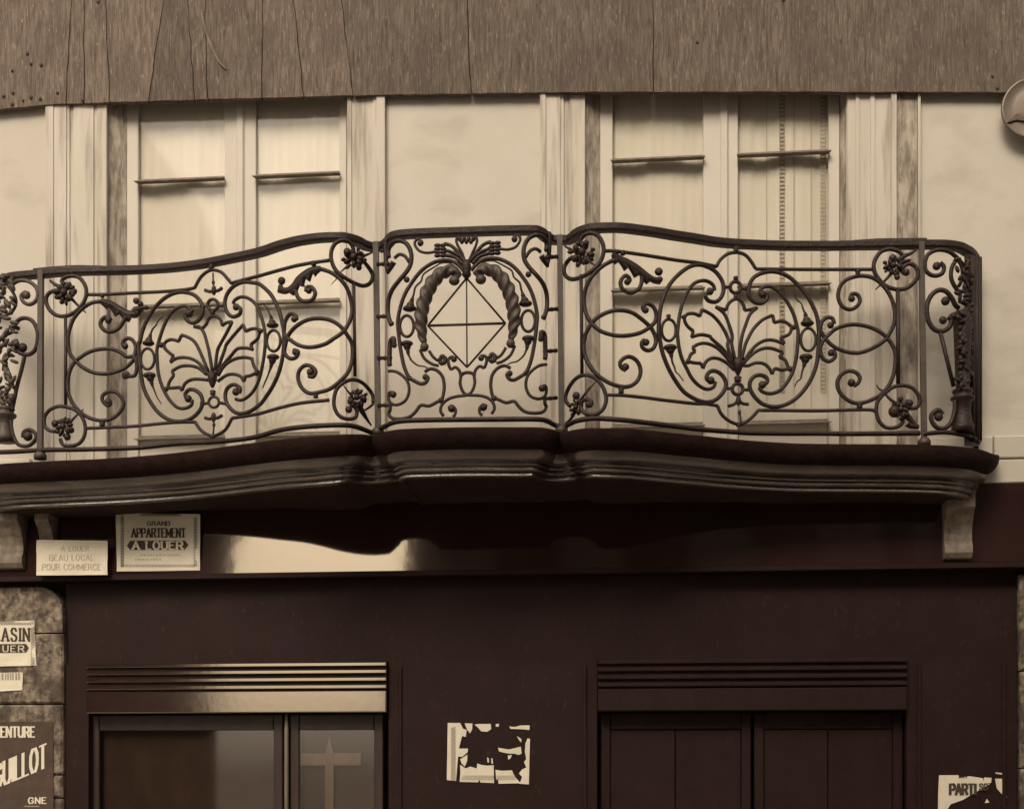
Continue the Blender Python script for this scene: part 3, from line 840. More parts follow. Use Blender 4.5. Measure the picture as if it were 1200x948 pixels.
rosette(rp, ['O',(725,315)], 10, [('O',(722,245),4.6),('O',(690,340),3.4),('O',(760,412),3.6)], [(['O',(760,270),(830,225),(880,205),(935,168)],(0.016,0.005)),(['O',(710,380),(655,440),(605,488),(570,520)],(0.010,0.003)),(['O',(780,290),(840,270),(880,260)],(0.014,0.006))], 6, 3)
scroll(rp, ['P',(655,488),(592,560),(576,650),(602,740),(662,795),(742,796),(800,762),(812,705)], name='corner_scroll', r=0.0098)
scroll(rp, ['P',(640,500),(672,478),(722,442),(800,426),(882,442),(940,500),(958,570),(930,620),(870,625),(830,590),(850,560)], [('P',(858,580),4.4)], name='corner_scroll', r=0.0098)
rosette(rp, ['P',(790,640)], 10, [('P',(735,655),7.2),('P',(870,580),4.4),('P',(790,545),3.4)], [(['P',(760,590),(690,540),(640,480),(600,455),(578,418)],(0.010,0.003)),(['P',(830,680),(870,720),(930,790)],(0.022,0.010)),(['P',(850,760),(880,780),(950,790)],(0.02,0.012))], 6, 4)
block(rp, ['O',(415,375)], 3.6, 3.2); block(rp, ['P',(430,606)], 4.0, 3.2)

# ---------------------------------------------------------------- LEFT PANEL
lp_ = panel_root([
    ['A',(765,415),(900,415),(1200,400),'C',(300,390),(500,372),(588,356)],
    ['C',(588,356),(605,320),(642,260),(700,212),(755,200),(820,220),(872,272),(908,316)],
    ['C',(908,316),(1000,290),(1150,252),'E',(200,390),(400,340),(645,302)],
    ['B',(755,720),(1000,710),(1200,700),'D',(300,722),(450,712),(592,710)],
    ['D',(592,710),(640,780),(700,820),(745,833),(800,815),(862,770),(915,675)],
    ['D',(915,675),(1050,655),(1170,632),'F',(200,700),(400,655),(645,630)]], 'railing panel with a palmette below a small pendant fleuron')
scroll(lp_, ['A',(555,330),(545,290),(580,262),(640,252),(702,272),(747,332),(760,402),(740,472),(692,540),(622,590),(540,606),(470,582),(420,520),(405,450),(432,402),(490,382),(540,392)], name='corner_scroll', r=0.0105)
rosette(lp_, ['A',(570,400)], 13, [('A',(605,330),4.0),('A',(600,455),3.4)], [(['A',(540,350),(490,330),(440,290)],(0.014,0.007)),(['A',(620,440),(690,515),(755,575)],(0.011,0.003))], 7, 5)
rod(lp_, (76.7,370), (76.9,474), 0.0098)
scroll(lp_, ['A',(880,477),(800,490),(722,540),(652,620),(612,720),(597,820),(612,920),'B',(652,112),(722,180),(820,230),(930,242),(1040,216),(1112,180),(1170,120),'A',(1190,920),(1192,865),(1165,815),(1120,800),(1080,830),(1085,870)], [('A',(1100,868),4.2)], name='long_scroll')
scroll(lp_, ['B',(968,478),(972,505),(940,518),(900,470),(910,422),(970,395),(1032,412),(1080,470),(1080,532),(1030,602),(960,642),(880,652),(780,626),(702,572),(642,502),(602,410),(595,320),(612,220),(652,142),(702,100),(782,50),(880,25),(980,25),(1062,55),(1112,92),'D',(58,140),(78,220),(60,300),(5,308),'B',(1092,272),(1090,232)], [('B',(952,488),4.8),('B',(1115,250),4.2)], name='long_scroll')
acanthus(lp_, ['A',(880,470),(960,490),(1040,540),(1110,580),(1180,580),'C',(60,545),(140,525)], 8.0, [('C',(72,470),4.2),('C',(110,500),3.8),('C',(160,530),3.2)], 5, 1)
scroll(lp_, ['A',(975,640),(945,612),(900,630),(885,680),(920,730),(980,742),(1040,712),(1080,660),(1110,600)], [('A',(952,640),4.6)], name='leaf_volute', r=0.011)
block(lp_, ['A',(900,428)], 2.8, 2.2); block(lp_, ['B',(900,684)], 4.0, 2.6); block(lp_, ['C',(735,172)], 3.6, 3.0)
scroll(lp_, ['B',(490,748),(440,740),(395,700),(392,622),(432,562),(500,530),(570,530),(642,550),(702,592),(740,660),(750,740),(730,812),(682,860),(610,875),(552,862),(530,810)], name='corner_scroll', r=0.0098)
rosette(lp_, ['B',(560,705)], 11, [('B',(482,678),4.6),('B',(592,795),4.6),('B',(552,660),4.2),('B',(625,735),4.2)], [(['B',(600,690),(640,640),(680,600),(735,550)],(0.010,0.003))], 6, 6)
scroll(lp_, ['C',(555,570),(505,590),(520,640),(572,665),(632,630),(660,552),(640,480),(582,420),(500,396),(420,400),(332,440),(252,510),(182,610),(132,720),(105,830),'D',(92,20),(95,120),(112,272),(142,420),(202,540),(272,630),(362,690),(460,705),(552,680),(622,620),(655,542),(640,472),(592,432),(540,425),(505,460),(512,498)], [('C',(540,582),4.8),('D',(530,505),4.8)], name='cartouche_scroll', r=0.0105)
scroll(lp_, ['D',(562,512),(558,560),(500,590),(432,580),(362,510),(302,400),(266,270),(256,130),'C',(255,900),(272,822),(312,700),(362,600),(422,540),(490,516),(540,536),(570,572)], name='cartouche_scroll', r=0.0092)
scroll(lp_, ['C',(965,520),(990,545),(978,590),(920,610),(872,570),(852,490),(872,410),(932,340),(1012,306),(1100,312),'E',(35,515),(120,590),(172,672),(212,772),(236,872),'F',(246,30),(245,140),(235,250),(200,390),(140,520),(60,640),'D',(1150,562),(1080,612),(1000,636),(932,618),(872,550),(856,470),(876,410),(930,381),(985,412),(978,458)], [('C',(950,525),4.4),('D',(948,445),4.8)], name='cartouche_scroll', r=0.0102)
scroll(lp_, ['C',(925,498),(940,462),(1000,436),(1070,455),(1130,510),(1168,600),'E',(68,870),'F',(82,60),(80,160),(62,300),(32,430),'D',(1122,405),(1070,474),(1000,517),(945,508)], name='cartouche_scroll', r=0.0088)
ring(lp_, (173,420.7), 8.0, 12.2); ring(lp_, (320.7,399.5), 8.0, 12.2)
finial(lp_, ['C',(180,842)], 6.4, ['C',(195,775)], ['C',(215,720),(250,682),(262,650),(305,606)])
finial(lp_, ['D',(190,300)], 6.8, ['D',(210,375)], ['D',(235,440),(256,492),(294,550)])
finial(lp_, ['E',(145,872)], 6.2, ['E',(134,805)], ['E',(118,765),(90,712),(60,690)])
finial(lp_, ['F',(150,252)], 6.4, ['F',(132,335)], ['F',(106,410),(75,480),(60,525)])
ring(lp_, ['C',(746,506)], 6.2, 6.4, 0.010, 'boss_ring'); link(lp_, ['C',(640,520),(698,515)]); link(lp_, ['C',(795,512),(860,520)])
block(lp_, ['C',(745,572)], 3.4, 2.0, 'bud')
fleur(lp_, ['C',(755,378)], [(682,378),(820,362)], (750,310), [(750,300),(748,265),(748,225)])
ring(lp_, ['D',(755,535)], 6.0, 6.2, 0.0085, 'boss_ring'); block(lp_, ['D',(746,452)], 3.8, 2.8, 'bud')
link(lp_, ['D',(640,548),(712,545)]); link(lp_, ['D',(798,540),(860,548)])
fleur(lp_, ['D',(752,668)], [(682,674),(820,655)], (755,735), [(755,730),(752,790),(745,835)])
block(lp_, ['D',(742,838)], 3.4, 2.0, 'bud')
pm = MB()
petal(pm, ['D',(742,270),(720,130),'C',(705,880),(672,762),(632,702),(580,698),'|',(655,712),'|',(690,672),(712,622),(760,602),(810,632),(830,688),'|',(862,664),(915,655),'|',(872,742),(812,850),'D',(785,90),(765,260)])
petal(pm, ['D',(782,262),(850,75),'C',(862,858),(932,770),(1012,680),'|',(1036,738),'|',(1092,716),(1152,726),(1142,800),(1080,852),'|',(1095,898),'|',(1040,885),(960,892),'D',(905,128),(842,200),(778,285)])
petal(pm, ['D',(705,262),(642,110),'C',(592,838),(532,792),(470,772),'|',(446,826),'|',(382,810),(332,830),(318,868),'D',(340,80),(400,130),'|',(372,186),'|',(430,150),(520,145),(602,176),(672,242),(712,295)])
petal(pm, ['D',(692,294),(622,236),(540,216),(460,222),(388,262),'|',(402,300),'|',(362,360),(352,412),'|',(405,410),(455,404),'|',(475,432),'|',(502,370),(562,337),(640,335),(702,342)])
petal(pm, ['D',(790,305),(852,210),(940,156),(1030,142),(1090,156),'|',(1108,220),(1142,268),'|',(1082,300),(1032,310),'|',(1020,352),'|',(990,310),(930,290),(862,300),(790,352)])
for k in (('C',(292,858),3.6),('C',(1165,735),3.2),('D',(335,420),3.4),('D',(1130,280),3.6),('D',(1088,156),2.6)): knob(pm, k[:-1], k[-1])
(bx_,by_), = P_(['D',(742,330)])
pm.lathe(S(bx_,by_+9), [(1.6*MPP,-1.5*MPP),(3.4*MPP,2*MPP),(5.6*MPP,8*MPP),(6.2*MPP,14*MPP),(4.2*MPP,18*MPP)], 10)
pm.build('palmette', 'iron', lp_)
scroll(lp_, ['E',(560,377),(642,402),(722,452),(790,530),(830,630),(845,740),(822,840),'F',(765,30),(690,85),(600,140),(480,166),(380,150),(300,100),'E',(252,955),(248,900),(260,830),(300,774),(350,788),(358,826)], [('E',(336,818),4.0)], name='long_scroll')
scroll(lp_, ['F',(330,190),(372,205),(348,258),(292,262),(252,210),(262,130),(285,60),'E',(352,882),(452,826),(560,812),(662,832),(742,882),'F',(800,55),(845,140),(846,270),(812,380),(742,460),(652,530),(560,560),(470,570),(402,520),(370,440),(382,370),(432,325),(490,336),(526,380),(502,425),(462,418)], [('F',(345,208),4.0),('F',(478,385),4.6)], name='long_scroll')
acanthus(lp_, ['E',(570,372),(500,385),(440,420),(380,470),(335,530),(270,565),(195,540)], 8.5, [('E',(225,482),4.8),('E',(215,535),3.2)], 5, -1)
scroll(lp_, ['E',(440,575),(448,540),(490,540),(522,592),(492,650),(430,666),(372,632),(350,562),(362,500)], [('E',(465,568),4.0)], name='leaf_volute')
rod(lp_, (414.6,330), (416,441), 0.0095)
scroll(lp_, ['E',(860,235),(850,180),(812,136),(752,126),(692,160),(662,230),(666,310),(702,390),(772,450),(860,500),(940,526),(1002,502),(1026,442),(1000,380),(930,295)], name='corner_scroll', r=0.0102)
rosette(lp_, ['E',(858,280)], 12, [('E',(800,225),4.4),('E',(905,365),3.6)], [(['E',(900,275),(950,262),(1025,232)],(0.013,0.004)),(['E',(830,340),(790,365),(748,402)],(0.010,0.003)),(['E',(748,402),(715,455),(690,485),(662,515)],(0.004,0.002))], 7, 7)
scroll(lp_, ['F',(1030,650),(1028,600),(1005,552),(940,482),(862,450),(782,470),(712,530),(686,620),(692,700),(732,768),(800,795),(870,785),(888,738),(868,690),(828,680)], [('F',(815,712),4.4)], name='corner_scroll', r=0.0098)
rosette(lp_, ['F',(890,610)], 10, [('F',(940,610),4.4),('F',(900,560),3.4),('F',(830,635),3.8)], [(['F',(850,600),(810,555),(768,498)],(0.008,0.003)),(['F',(890,650),(935,730),(970,790),(1015,855)],(0.020,0.004)),(['F',(1035,655),(1000,690),(960,715)],(0.008,0.006))], 6, 8)
block(lp_, ['E',(505,330)], 3.4, 2.6); block(lp_, ['F',(525,596)], 3.4, 2.2)

# ---------------------------------------------------------------- CENTRE PANEL (left half traced, right half mirrored)
AX = 547.9
def mir(pts):
    return [(2*AX-x, y-0.042*2*(AX-x)) for x, y in pts]
cm = MB()
bar(cm, P_(['G',(50,300),(95,300)]) + [], 0.006, raw=True)
cp = cm.build('railing_panel', 'iron', bal, 'railing panel with two twisted horns around a diamond of thin rods')
def both(spec, balls=(), r=RB, name='scroll', taper=None, step=4):
    base_ = P_(spec)
    for side in (0, 1):
        m = MB(); pts = mir(base_) if side else base_
        bar(m, pts, r, raw=True, taper=taper, step=step)
        for b in balls:
            bp = P_(b[:-1]); bp = mir(bp) if side else bp
            m.ball(S(*bp[0]), b[-1]*MPP, b[-1]*MPP*0.8, b[-1]*MPP, 10, 6)
        m.build(name, 'iron', cp)
both(['G',(118,352),(116,282),(152,222),(220,206),(280,240),(315,320),(310,410),(270,482),(210,552),(150,632),(116,722),(110,830),(122,895),'H',(140,45)], [('H',(142,32),3.0)], 0.0110, 'corner_scroll')
both(['G',(168,358),(210,326),(260,342),(298,395)], (), 0.0085, 'corner_scroll')
both(['G',(160,392),(135,440),(105,488)], (), 0.0185, 'leaf_tip', taper=(0.017,0.010))
both(['G',(92,190),(90,300),(96,410),(110,470)], (), 0.011, 'corner_scroll')
both(['G',(272,545),(276,546),(280,548)], [('G',(275,546),3.6)], 0.008, 'bud')
both(['H',(165,215),(160,162),(132,190),(126,280),(124,370),(128,400)], [('H',(165,222),3.4)], 0.0115, 'hook_scroll')
both(['H',(160,640),(122,640),(118,700),(140,735),(192,746),(260,712),(294,640),(290,560),(250,500),(182,456),(118,450)], [('H',(155,655),4.2)], 0.0078, 'foot_scroll')
both(['H',(128,740),(130,790),(118,825),(150,865),(230,868),(302,850),(352,808),(400,750),(470,756),(540,722),(582,700),(598,650),(605,580),(590,500),(542,446),(482,430),(432,458)], [('H',(575,708),3.6)], 0.0085, 'foot_scroll')
both(['H',(430,490),(462,510),(442,550),(400,562),(342,536),(292,500),(250,400),(220,250),(202,100),'G',(198,905),(222,780),(262,670),(322,570),(402,470),(500,402),(600,376),(682,388),(742,430),(775,470)], [('H',(440,502),3.8),('H',(300,512),3.0)], 0.0095, 'large_scroll')
for side in (0,1):
    x, y = (476.8,382.3)
    if side: (x,y), = mir([(x,y)])
    ring(cp, (x,y), 8.0, 12.4)
def finial_c(cap, hw, stem, tail):
    for side in (0,1):
        pts = P_([cap[0],cap[1],stem]); t = P_([cap[0]]+tail)
        if side: pts = mir(pts); t = mir(t)
        (x,y),(sx,sy) = pts; w = hw*MPP*1.2; m = MB(); c = S(x,y,0.004); d = S(sx,sy,0.004)-c
        m.ball(c, w, w*.8, w*.45, 12, 6); m.ball(c+d*.3, w*.6, w*.6, w*.6)
        for k,f in ((.62,.42),(.95,.34),(1.2,.24)): m.ball(c+d*k, w*f, w*f, w*f*.8, 8, 5)
        bar(m, [(sx,sy)]+t, taper=(.0065,.003), raw=True, step=3)
        m.build('finial', 'iron', cp)
finial_c(['G',(300,800)], 6.8, (322,722), [(338,670),(352,610),(402,560),(420,502),(490,452),(540,422),(580,402),(650,402),(702,432),(750,482)])
finial_c(['H',(275,208)], 6.4, (286,285), [(312,350),(372,400),(432,410),(480,440)])
# twisted horns
for side in (0,1):
    pts = P_(['G',(735,520),(700,478),(640,470),(565,500),(495,580),(445,680),(415,780),(400,880),'H',(398,50),(410,130),(425,200)])
    if side: pts = mir(pts)
    pts = spline(pts, 14); n = len(pts)
    prof_ = pchip([(0,0.019),(0.08,0.024),(0.2,0.030),(0.45,0.035),(0.75,0.033),(0.9,0.024),(1,0.015)])
    m = MB(); m.tube([S(x,y,0.006) for x,y in pts], [prof_(i/(n-1)) for i in range(n)], 30, twist=(-34 if side else 34), lobes=3, depth=0.15)
    e = pts[0]; c = P_(['G',(692,555)]); c = mir(c) if side else c
    m.ball(S(*c[0],0.008), 6.4*MPP, 5.5*MPP, 5.6*MPP, 12, 8)
    e = P_(['H',(430,238)]); e = mir(e) if side else e
    m.ball(S(*e[0],0.006), 5.2*MPP, 5*MPP, 5.6*MPP, 10, 6)
    m.build('twisted_horn', 'iron_pale', cp)
both(['H',(392,262),(432,342),(502,390),(556,402)], (), 0.0075, 'horn_stem')
both(['H',(472,272),(512,332),(562,362)], (), 0.0075, 'horn_stem')
for side in (0,1):
    m = MB(); c = P_(['H',(590,352)]); c = mir(c) if side else c
    for k in range(9):
        a = k*2.4; m.ball(S(c[0][0]+3.0*math.cos(a), c[0][1]+4.2*math.sin(a), 0.006), 2.9*MPP, 2.6*MPP, 2.7*MPP, 8, 5)
    m.build('fruit_cluster', 'iron', cp)
both(['H',(700,352),(682,326),(650,336),(640,372),(662,432),(702,416),(738,448),(750,500),(745,560),(768,628),(812,660),(900,664),(975,680),(1030,722),(1046,780),(1020,826)], [('H',(690,346),3.6)], 0.0078, 'centre_scroll')
both(['H',(640,775),(672,756),(704,788),(700,830),(680,850)], [('H',(670,778),4.6)], 0.0075, 'centre_scroll')
m = MB()
pt = [(800,470),(850,500),(878,560)]
bar(m, ['H',(752,492),(775,470),(812,462),(850,470),(872,492)], 0.0085)
m.build('oval_cap', 'iron', cp)
dm = [(546.8,326),(501.3,381.8),(547.3,430.5),(592.3,379)]
m = MB()
for a,b in ((0,1),(1,2),(2,3),(3,0)): m.tube([S(*dm[a]),S((dm[a][0]+dm[b][0])/2,(dm[a][1]+dm[b][1])/2),S(*dm[b])], 0.0058, 6)
m.tube([S(*dm[0],-.004),S(547,379,-.004),S(*dm[2],-.004)], 0.0042, 6)
m.tube([S(*dm[1]),S(547,380.4),S(*dm[3])], 0.0070, 6)
m.build('diamond_rods', 'iron', cp)
# crest of leaves under the handrail
m = MB()
(x,y), = P_(['G',(800,455)])
m.lathe(S(x,y,0.004)-Vector((0,0,10*MPP)), [(3*MPP,0),(5.4*MPP,3*MPP),(4.6*MPP,9*MPP),(5.6*MPP,13*MPP),(4.2*MPP,20*MPP)], 12)
bar(m, ['G',(788,400),(762,315),(722,245),(712,195),(738,160)], 0.0068); bar(m, ['G',(815,400),(850,318),(884,245),(892,192),(865,158)], 0.0068)
for a in range(7):
    q = P_(['G',(740+a*20,190+(a%2)*22)])[0]; m.ball(S(*q,0.008), 2.6*MPP, 2.4*MPP, 3.2*MPP, 8, 5)
m.build('crest', 'iron', cp)
both(['G',(785,392),(722,302),(662,248),(602,232)], (), 0.0088, 'crest_leaf'); both(['G',(770,360),(702,318),(612,288)], (), 0.0085, 'crest_leaf'); both(['G',(768,412),(702,352),(612,332)], (), 0.0095, 'crest_leaf')
for side in (0,1):
    m = MB()
    for k in range(8):
        q = P_(['G',(545+(k%2)*48, 246+(k//2)*30)]); q = mir(q) if side else q
        m.ball(S(*q[0],0.004), 4.2*MPP, 2.6*MPP, 2.4*MPP, 8, 5)
    m.build('leaf_bunch', 'iron', cp)
both(['G',(530,300),(452,312),(382,292),(345,232),(372,190),(408,214)], [('G',(396,226),3.8)], 0.0068, 'tendril')
for a in (['G',(22,410),(112,410)],['G',(22,870),(118,870)],['H',(30,335),(132,335)],['H',(30,750),(135,750)]):
    (x0,y0),(x1,y1) = P_(a)
    for side in (0,1):
        q = mir([(x0,y0),(x1,y1)]) if side else [(x0,y0),(x1,y1)]
        m = MB(); c = S((q[0][0]+q[1][0])/2,(q[0][1]+q[1][1])/2); m.tube([S(*q[0]),c,S(*q[1])], [0.012,0.008,0.012], 8); m.ball(c, 0.0125); m.build('link', 'iron', cp)

# ---------------------------------------------------------------- CORNER PIECES
rc = MB(); bar(rc, ['Q',(160,255),(188,192),(258,158),(330,162),(392,196),(440,245),(490,305)], 0.0105)
rc = rc.build('corner_piece', 'iron', bal, 'rounded end of the railing with a vase and dense foliage')
scroll(rc, ['Q',(162,240),(164,310),(200,350),(250,362),(300,342),(312,290),(282,256)], [('Q',(255,285),5.0)], name='scroll', r=0.0105)
scroll(rc, ['Q',(412,232),(375,300),(370,382),(402,452),(440,500)], name='leaf_loop', r=0.0105); scroll(rc, ['Q',(425,235),(455,300),(455,390),(430,445)], name='leaf_loop', r=0.009)
scroll(rc, ['Q',(430,620),(400,590),(370,532),(322,482),(260,480),(202,532),(175,620),(190,722),(240,790),(310,800),(360,762),(370,712),(345,690)], [('Q',(325,562),5.4),('Q',(305,715),4.8),('Q',(388,680),4.4)], name='scroll', r=0.0120)
rod(rc, (1101.5,388), (1117.5,453), 0.0115, 'strut')
scroll(rc, ['R',(400,470),(396,560),(362,655),(310,692),(250,680),(212,622),(222,572),(270,546),(302,582)], [('R',(270,600),5.4)], name='foot_scroll', r=0.0115)
vc = S(1128, 466, 0.0)
m = MB(); m.lathe(vc-Vector((0,0,0.19)), [(0.060,0),(0.062,0.03),(0.050,0.06),(0.044,0.11),(0.046,0.165),(0.064,0.18),(0.064,0.192),(0.048,0.198),(0.050,0.215),(0.056,0.222),(0.052,0.232),(0.036,0.24),(0.040,0.34),(0.046,0.50),(0.050,0.60),(0.040,0.66)], 18)
m.build('vase', 'iron', rc)
m = MB()
rnd = random.Random(3)
for k in range(64):
    t = k/63; x = 1124.0+rnd.uniform(-2.5,16); y = 452-t*148
    a = rnd.uniform(0,3.1); m.ball(S(x,y,0.05), 5.0*MPP, 3*MPP, 2.4*MPP, 8, 5, a)
for k in range(9):
    m.ball(S(1125.5,448-k*9.2,0.03), 3.6*MPP, 3.4*MPP, 4.8*MPP, 8, 6)
m.build('foliage_swag', 'iron', rc, kind='stuff')
# flat bars that carry the end down to the wall
m = MB()
for q in (1139, 1144, 1147.3):
    m.tube([S(q,302),S(q,410),S(q,517)], 0.017, 8)
m.tube([wall_r+Vector((-0.01,-0.02,3.36)), wall_r+Vector((-0.01,-0.02,ztop-0.03))], 0.016, 8)
m.build('end_bars', 'iron', rc)
m = MB(); vs = []
for i in range(11):
    q = 1130+18*i/10
    vs += [S(q,298,-0.012),S(q,523,-0.012),S(q,298,-0.022),S(q,523,-0.022)]
m.add(vs, [(4*i,4*i+1,4*i+5,4*i+4) for i in range(10)]+[(4*i+2,4*i+6,4*i+7,4*i+3) for i in range(10)]+[(0,2,3,1),(40,41,43,42)]+[(4*i,4*i+4,4*i+6,4*i+2) for i in range(10)]+[(4*i+1,4*i+3,4*i+7,4*i+5) for i in range(10)])
m.build('end_plate', 'iron', rc)
lc_ = MB(); bar(lc_, ['A',(95,335),(165,293),(250,300),(318,352),(332,430),(302,482),(250,502),(202,472),(188,422),(228,392)], 0.0105)
knob(lc_, ['A',(232,420)], 5.4)
lc_ = lc_.build('corner_piece', 'iron_pale', bal, 'rounded end of the railing with a strut and pale foliage')
scroll(lc_, ['A',(10,312),(62,332),(128,420),(140,500),(100,570),(20,608)], name='leaf_loop', r=0.008)
scroll(lc_, ['A',(165,715),(130,690),(162,640),(222,622),(290,652),(330,742),(325,852),(292,920),(232,945),(165,920),(150,870)], [('A',(200,880),6.0)], name='scroll', r=0.0110)
scroll(lc_, ['B',(222,60),(190,200),(150,350),(122,490),(105,560)], name='strut', r=0.0105)
scroll(lc_, ['B',(92,650),(110,762),(152,850),(202,876),(262,868),(315,812),(310,762),(260,732),(210,752),(202,800)], [('B',(245,788),6.4)], name='foot_scroll', r=0.0105)
m = MB(); vc = S(6, 488, 0.0)
m.lathe(vc-Vector((0,0,0.15)), [(0.060,0),(0.062,0.03),(0.050,0.06),(0.044,0.10),(0.046,0.135),(0.064,0.15),(0.064,0.162),(0.048,0.17),(0.050,0.185),(0.056,0.192),(0.050,0.20),(0.030,0.21)], 18)
m.build('vase', 'iron_pale', lc_)
m = MB()
rnd = random.Random(5)
for k in range(150):
    t = k/149; x = rnd.uniform(-14,13+6*math.sin(3.1*t)); y = 472-t*150
    m.ball(S(x,y,rnd.uniform(0,.04)), rnd.uniform(4.5,7.5)*MPP, 3*MPP, rnd.uniform(1.8,3.6)*MPP, 8, 5, rnd.uniform(0,3.1))
m.build('foliage_swag', 'iron_pale', lc_, kind='stuff')

# ---------------------------------------------------------------- consoles under the balcony
def console(pa, pb, z0, label, depth=0.19):
    xa, xb = wx(pa,-depth), wx(pb,-depth)
    c = thing('stone_console', ((xa+xb)/2, -0.08, z0), label, 'bracket')
    side = [(-0.060,z0),(-0.115,z0+0.008),(-0.132,z0+0.035),(-0.130,z0+0.07),(-0.112,z0+0.10),(-0.108,z0+0.14),(-0.120,z0+0.19),(-0.150,z0+0.24),(-depth,z0+0.28),(-depth,3.165),(-0.012,3.165)]
    m = MB(); m.prism([(xa,y,z) for y,z in side], (xb-xa,0,0)); m.build('scroll_body', 'palestone', c)
    m = MB(); m.box(xa-0.012,xb+0.012,-depth-0.014,-0.012,3.166,3.192); m.build('cap_block', 'palestone', c)
    return c
console(1110, 1143, 2.775, 'pale stone console under the balcony end, beside the glossy sign board')
console(40, 56, 2.80, 'narrow pale stone console just above the faded handwritten notice')
console(-22, 20, 2.80, 'wide pale stone console carrying the rounded end of the balcony')

# ================================================================== SHOP FRONT
shop = thing('shop_front', (0,-0.02,0), 'dark lacquered wooden shop front beneath the balcony', 'shop front')
SX0, SX1 = wx(76), wx(1192)
# long sign board: glossy, leaning back a little at the top
m = MB()
zs0, zs1 = Z_SIGN, Z_BAND-0.004
m.add([(SX0-3,-0.088,zs0),(SX1+3,-0.088,zs0),(SX1+3,-0.034,zs1),(SX0-3,-0.034,zs1),(SX0-3,0.03,zs0),(SX1+3,0.03,zs0),(SX1+3,0.03,zs1),(SX0-3,0.03,zs1)],
      [(0,1,2,3),(4,7,6,5),(0,4,5,1),(3,2,6,7),(0,3,7,4),(1,5,6,2)])
m.build('sign_board', 'lacquer', shop)
m = MB(); m.box(SX0-3,SX1+3,-0.094,0.0,zs0-0.03,zs0-0.002); m.build('sign_board_sill', 'darkpaint', shop)
# frieze behind, set back
m = MB(); m.box(SX0,SX1,0.02,0.12,2.236,2.728); m.build('frieze', 'darkpaint', shop)
# piers
for a,b in ((76,104),(455,700),(1062,1192)):
    m = MB(); m.box(wx(a)+0.002,wx(b)-0.002,0.0,0.14,0.42,2.235); pr = m.build('pier', 'darkpaint', shop)
    m = MB(); m.bevbox(wx(a)+0.002,wx(b)-0.002,-0.03,0.15,0.0,0.418,0.01); m.build('plinth', 'darkpaint', pr)
    if b-a > 50:
        for xq in (wx(a)+0.06, wx(b)-0.085):
            m = MB(); m.bevbox(xq,xq+0.025,-0.012,0.001,0.5,2.2,0.006); m.build('pier_bead', 'darkpaint', pr)
# cornices above the two bays: half-round ribs over a flat band
def cornice(pa, pb, label=None, mat='cornice'):
    xa, xb = wx(pa)+0.003, wx(pb)-0.003
    m = MB(); m.bevbox(xa,xb,-0.05,0.11,1.932,2.062,0.006); c = m.build('lintel_band', mat, shop, label)
    for k,y in enumerate((778.8,787.3,796.2,804.8)):
        z = wz(300,y,-0.05)
        r = MB(); r.bevbox(xa,xb,-0.052,-0.028,z-0.0115,z+0.0115,0.004)
        r.build('rib',mat,c)
    m = MB(); m.box(xa,xb,-0.032,0.11,2.064,2.234); m.build('cornice_core','darkpaint',c)
cornice(104,455); cornice(700,1062,mat='darkpaint')
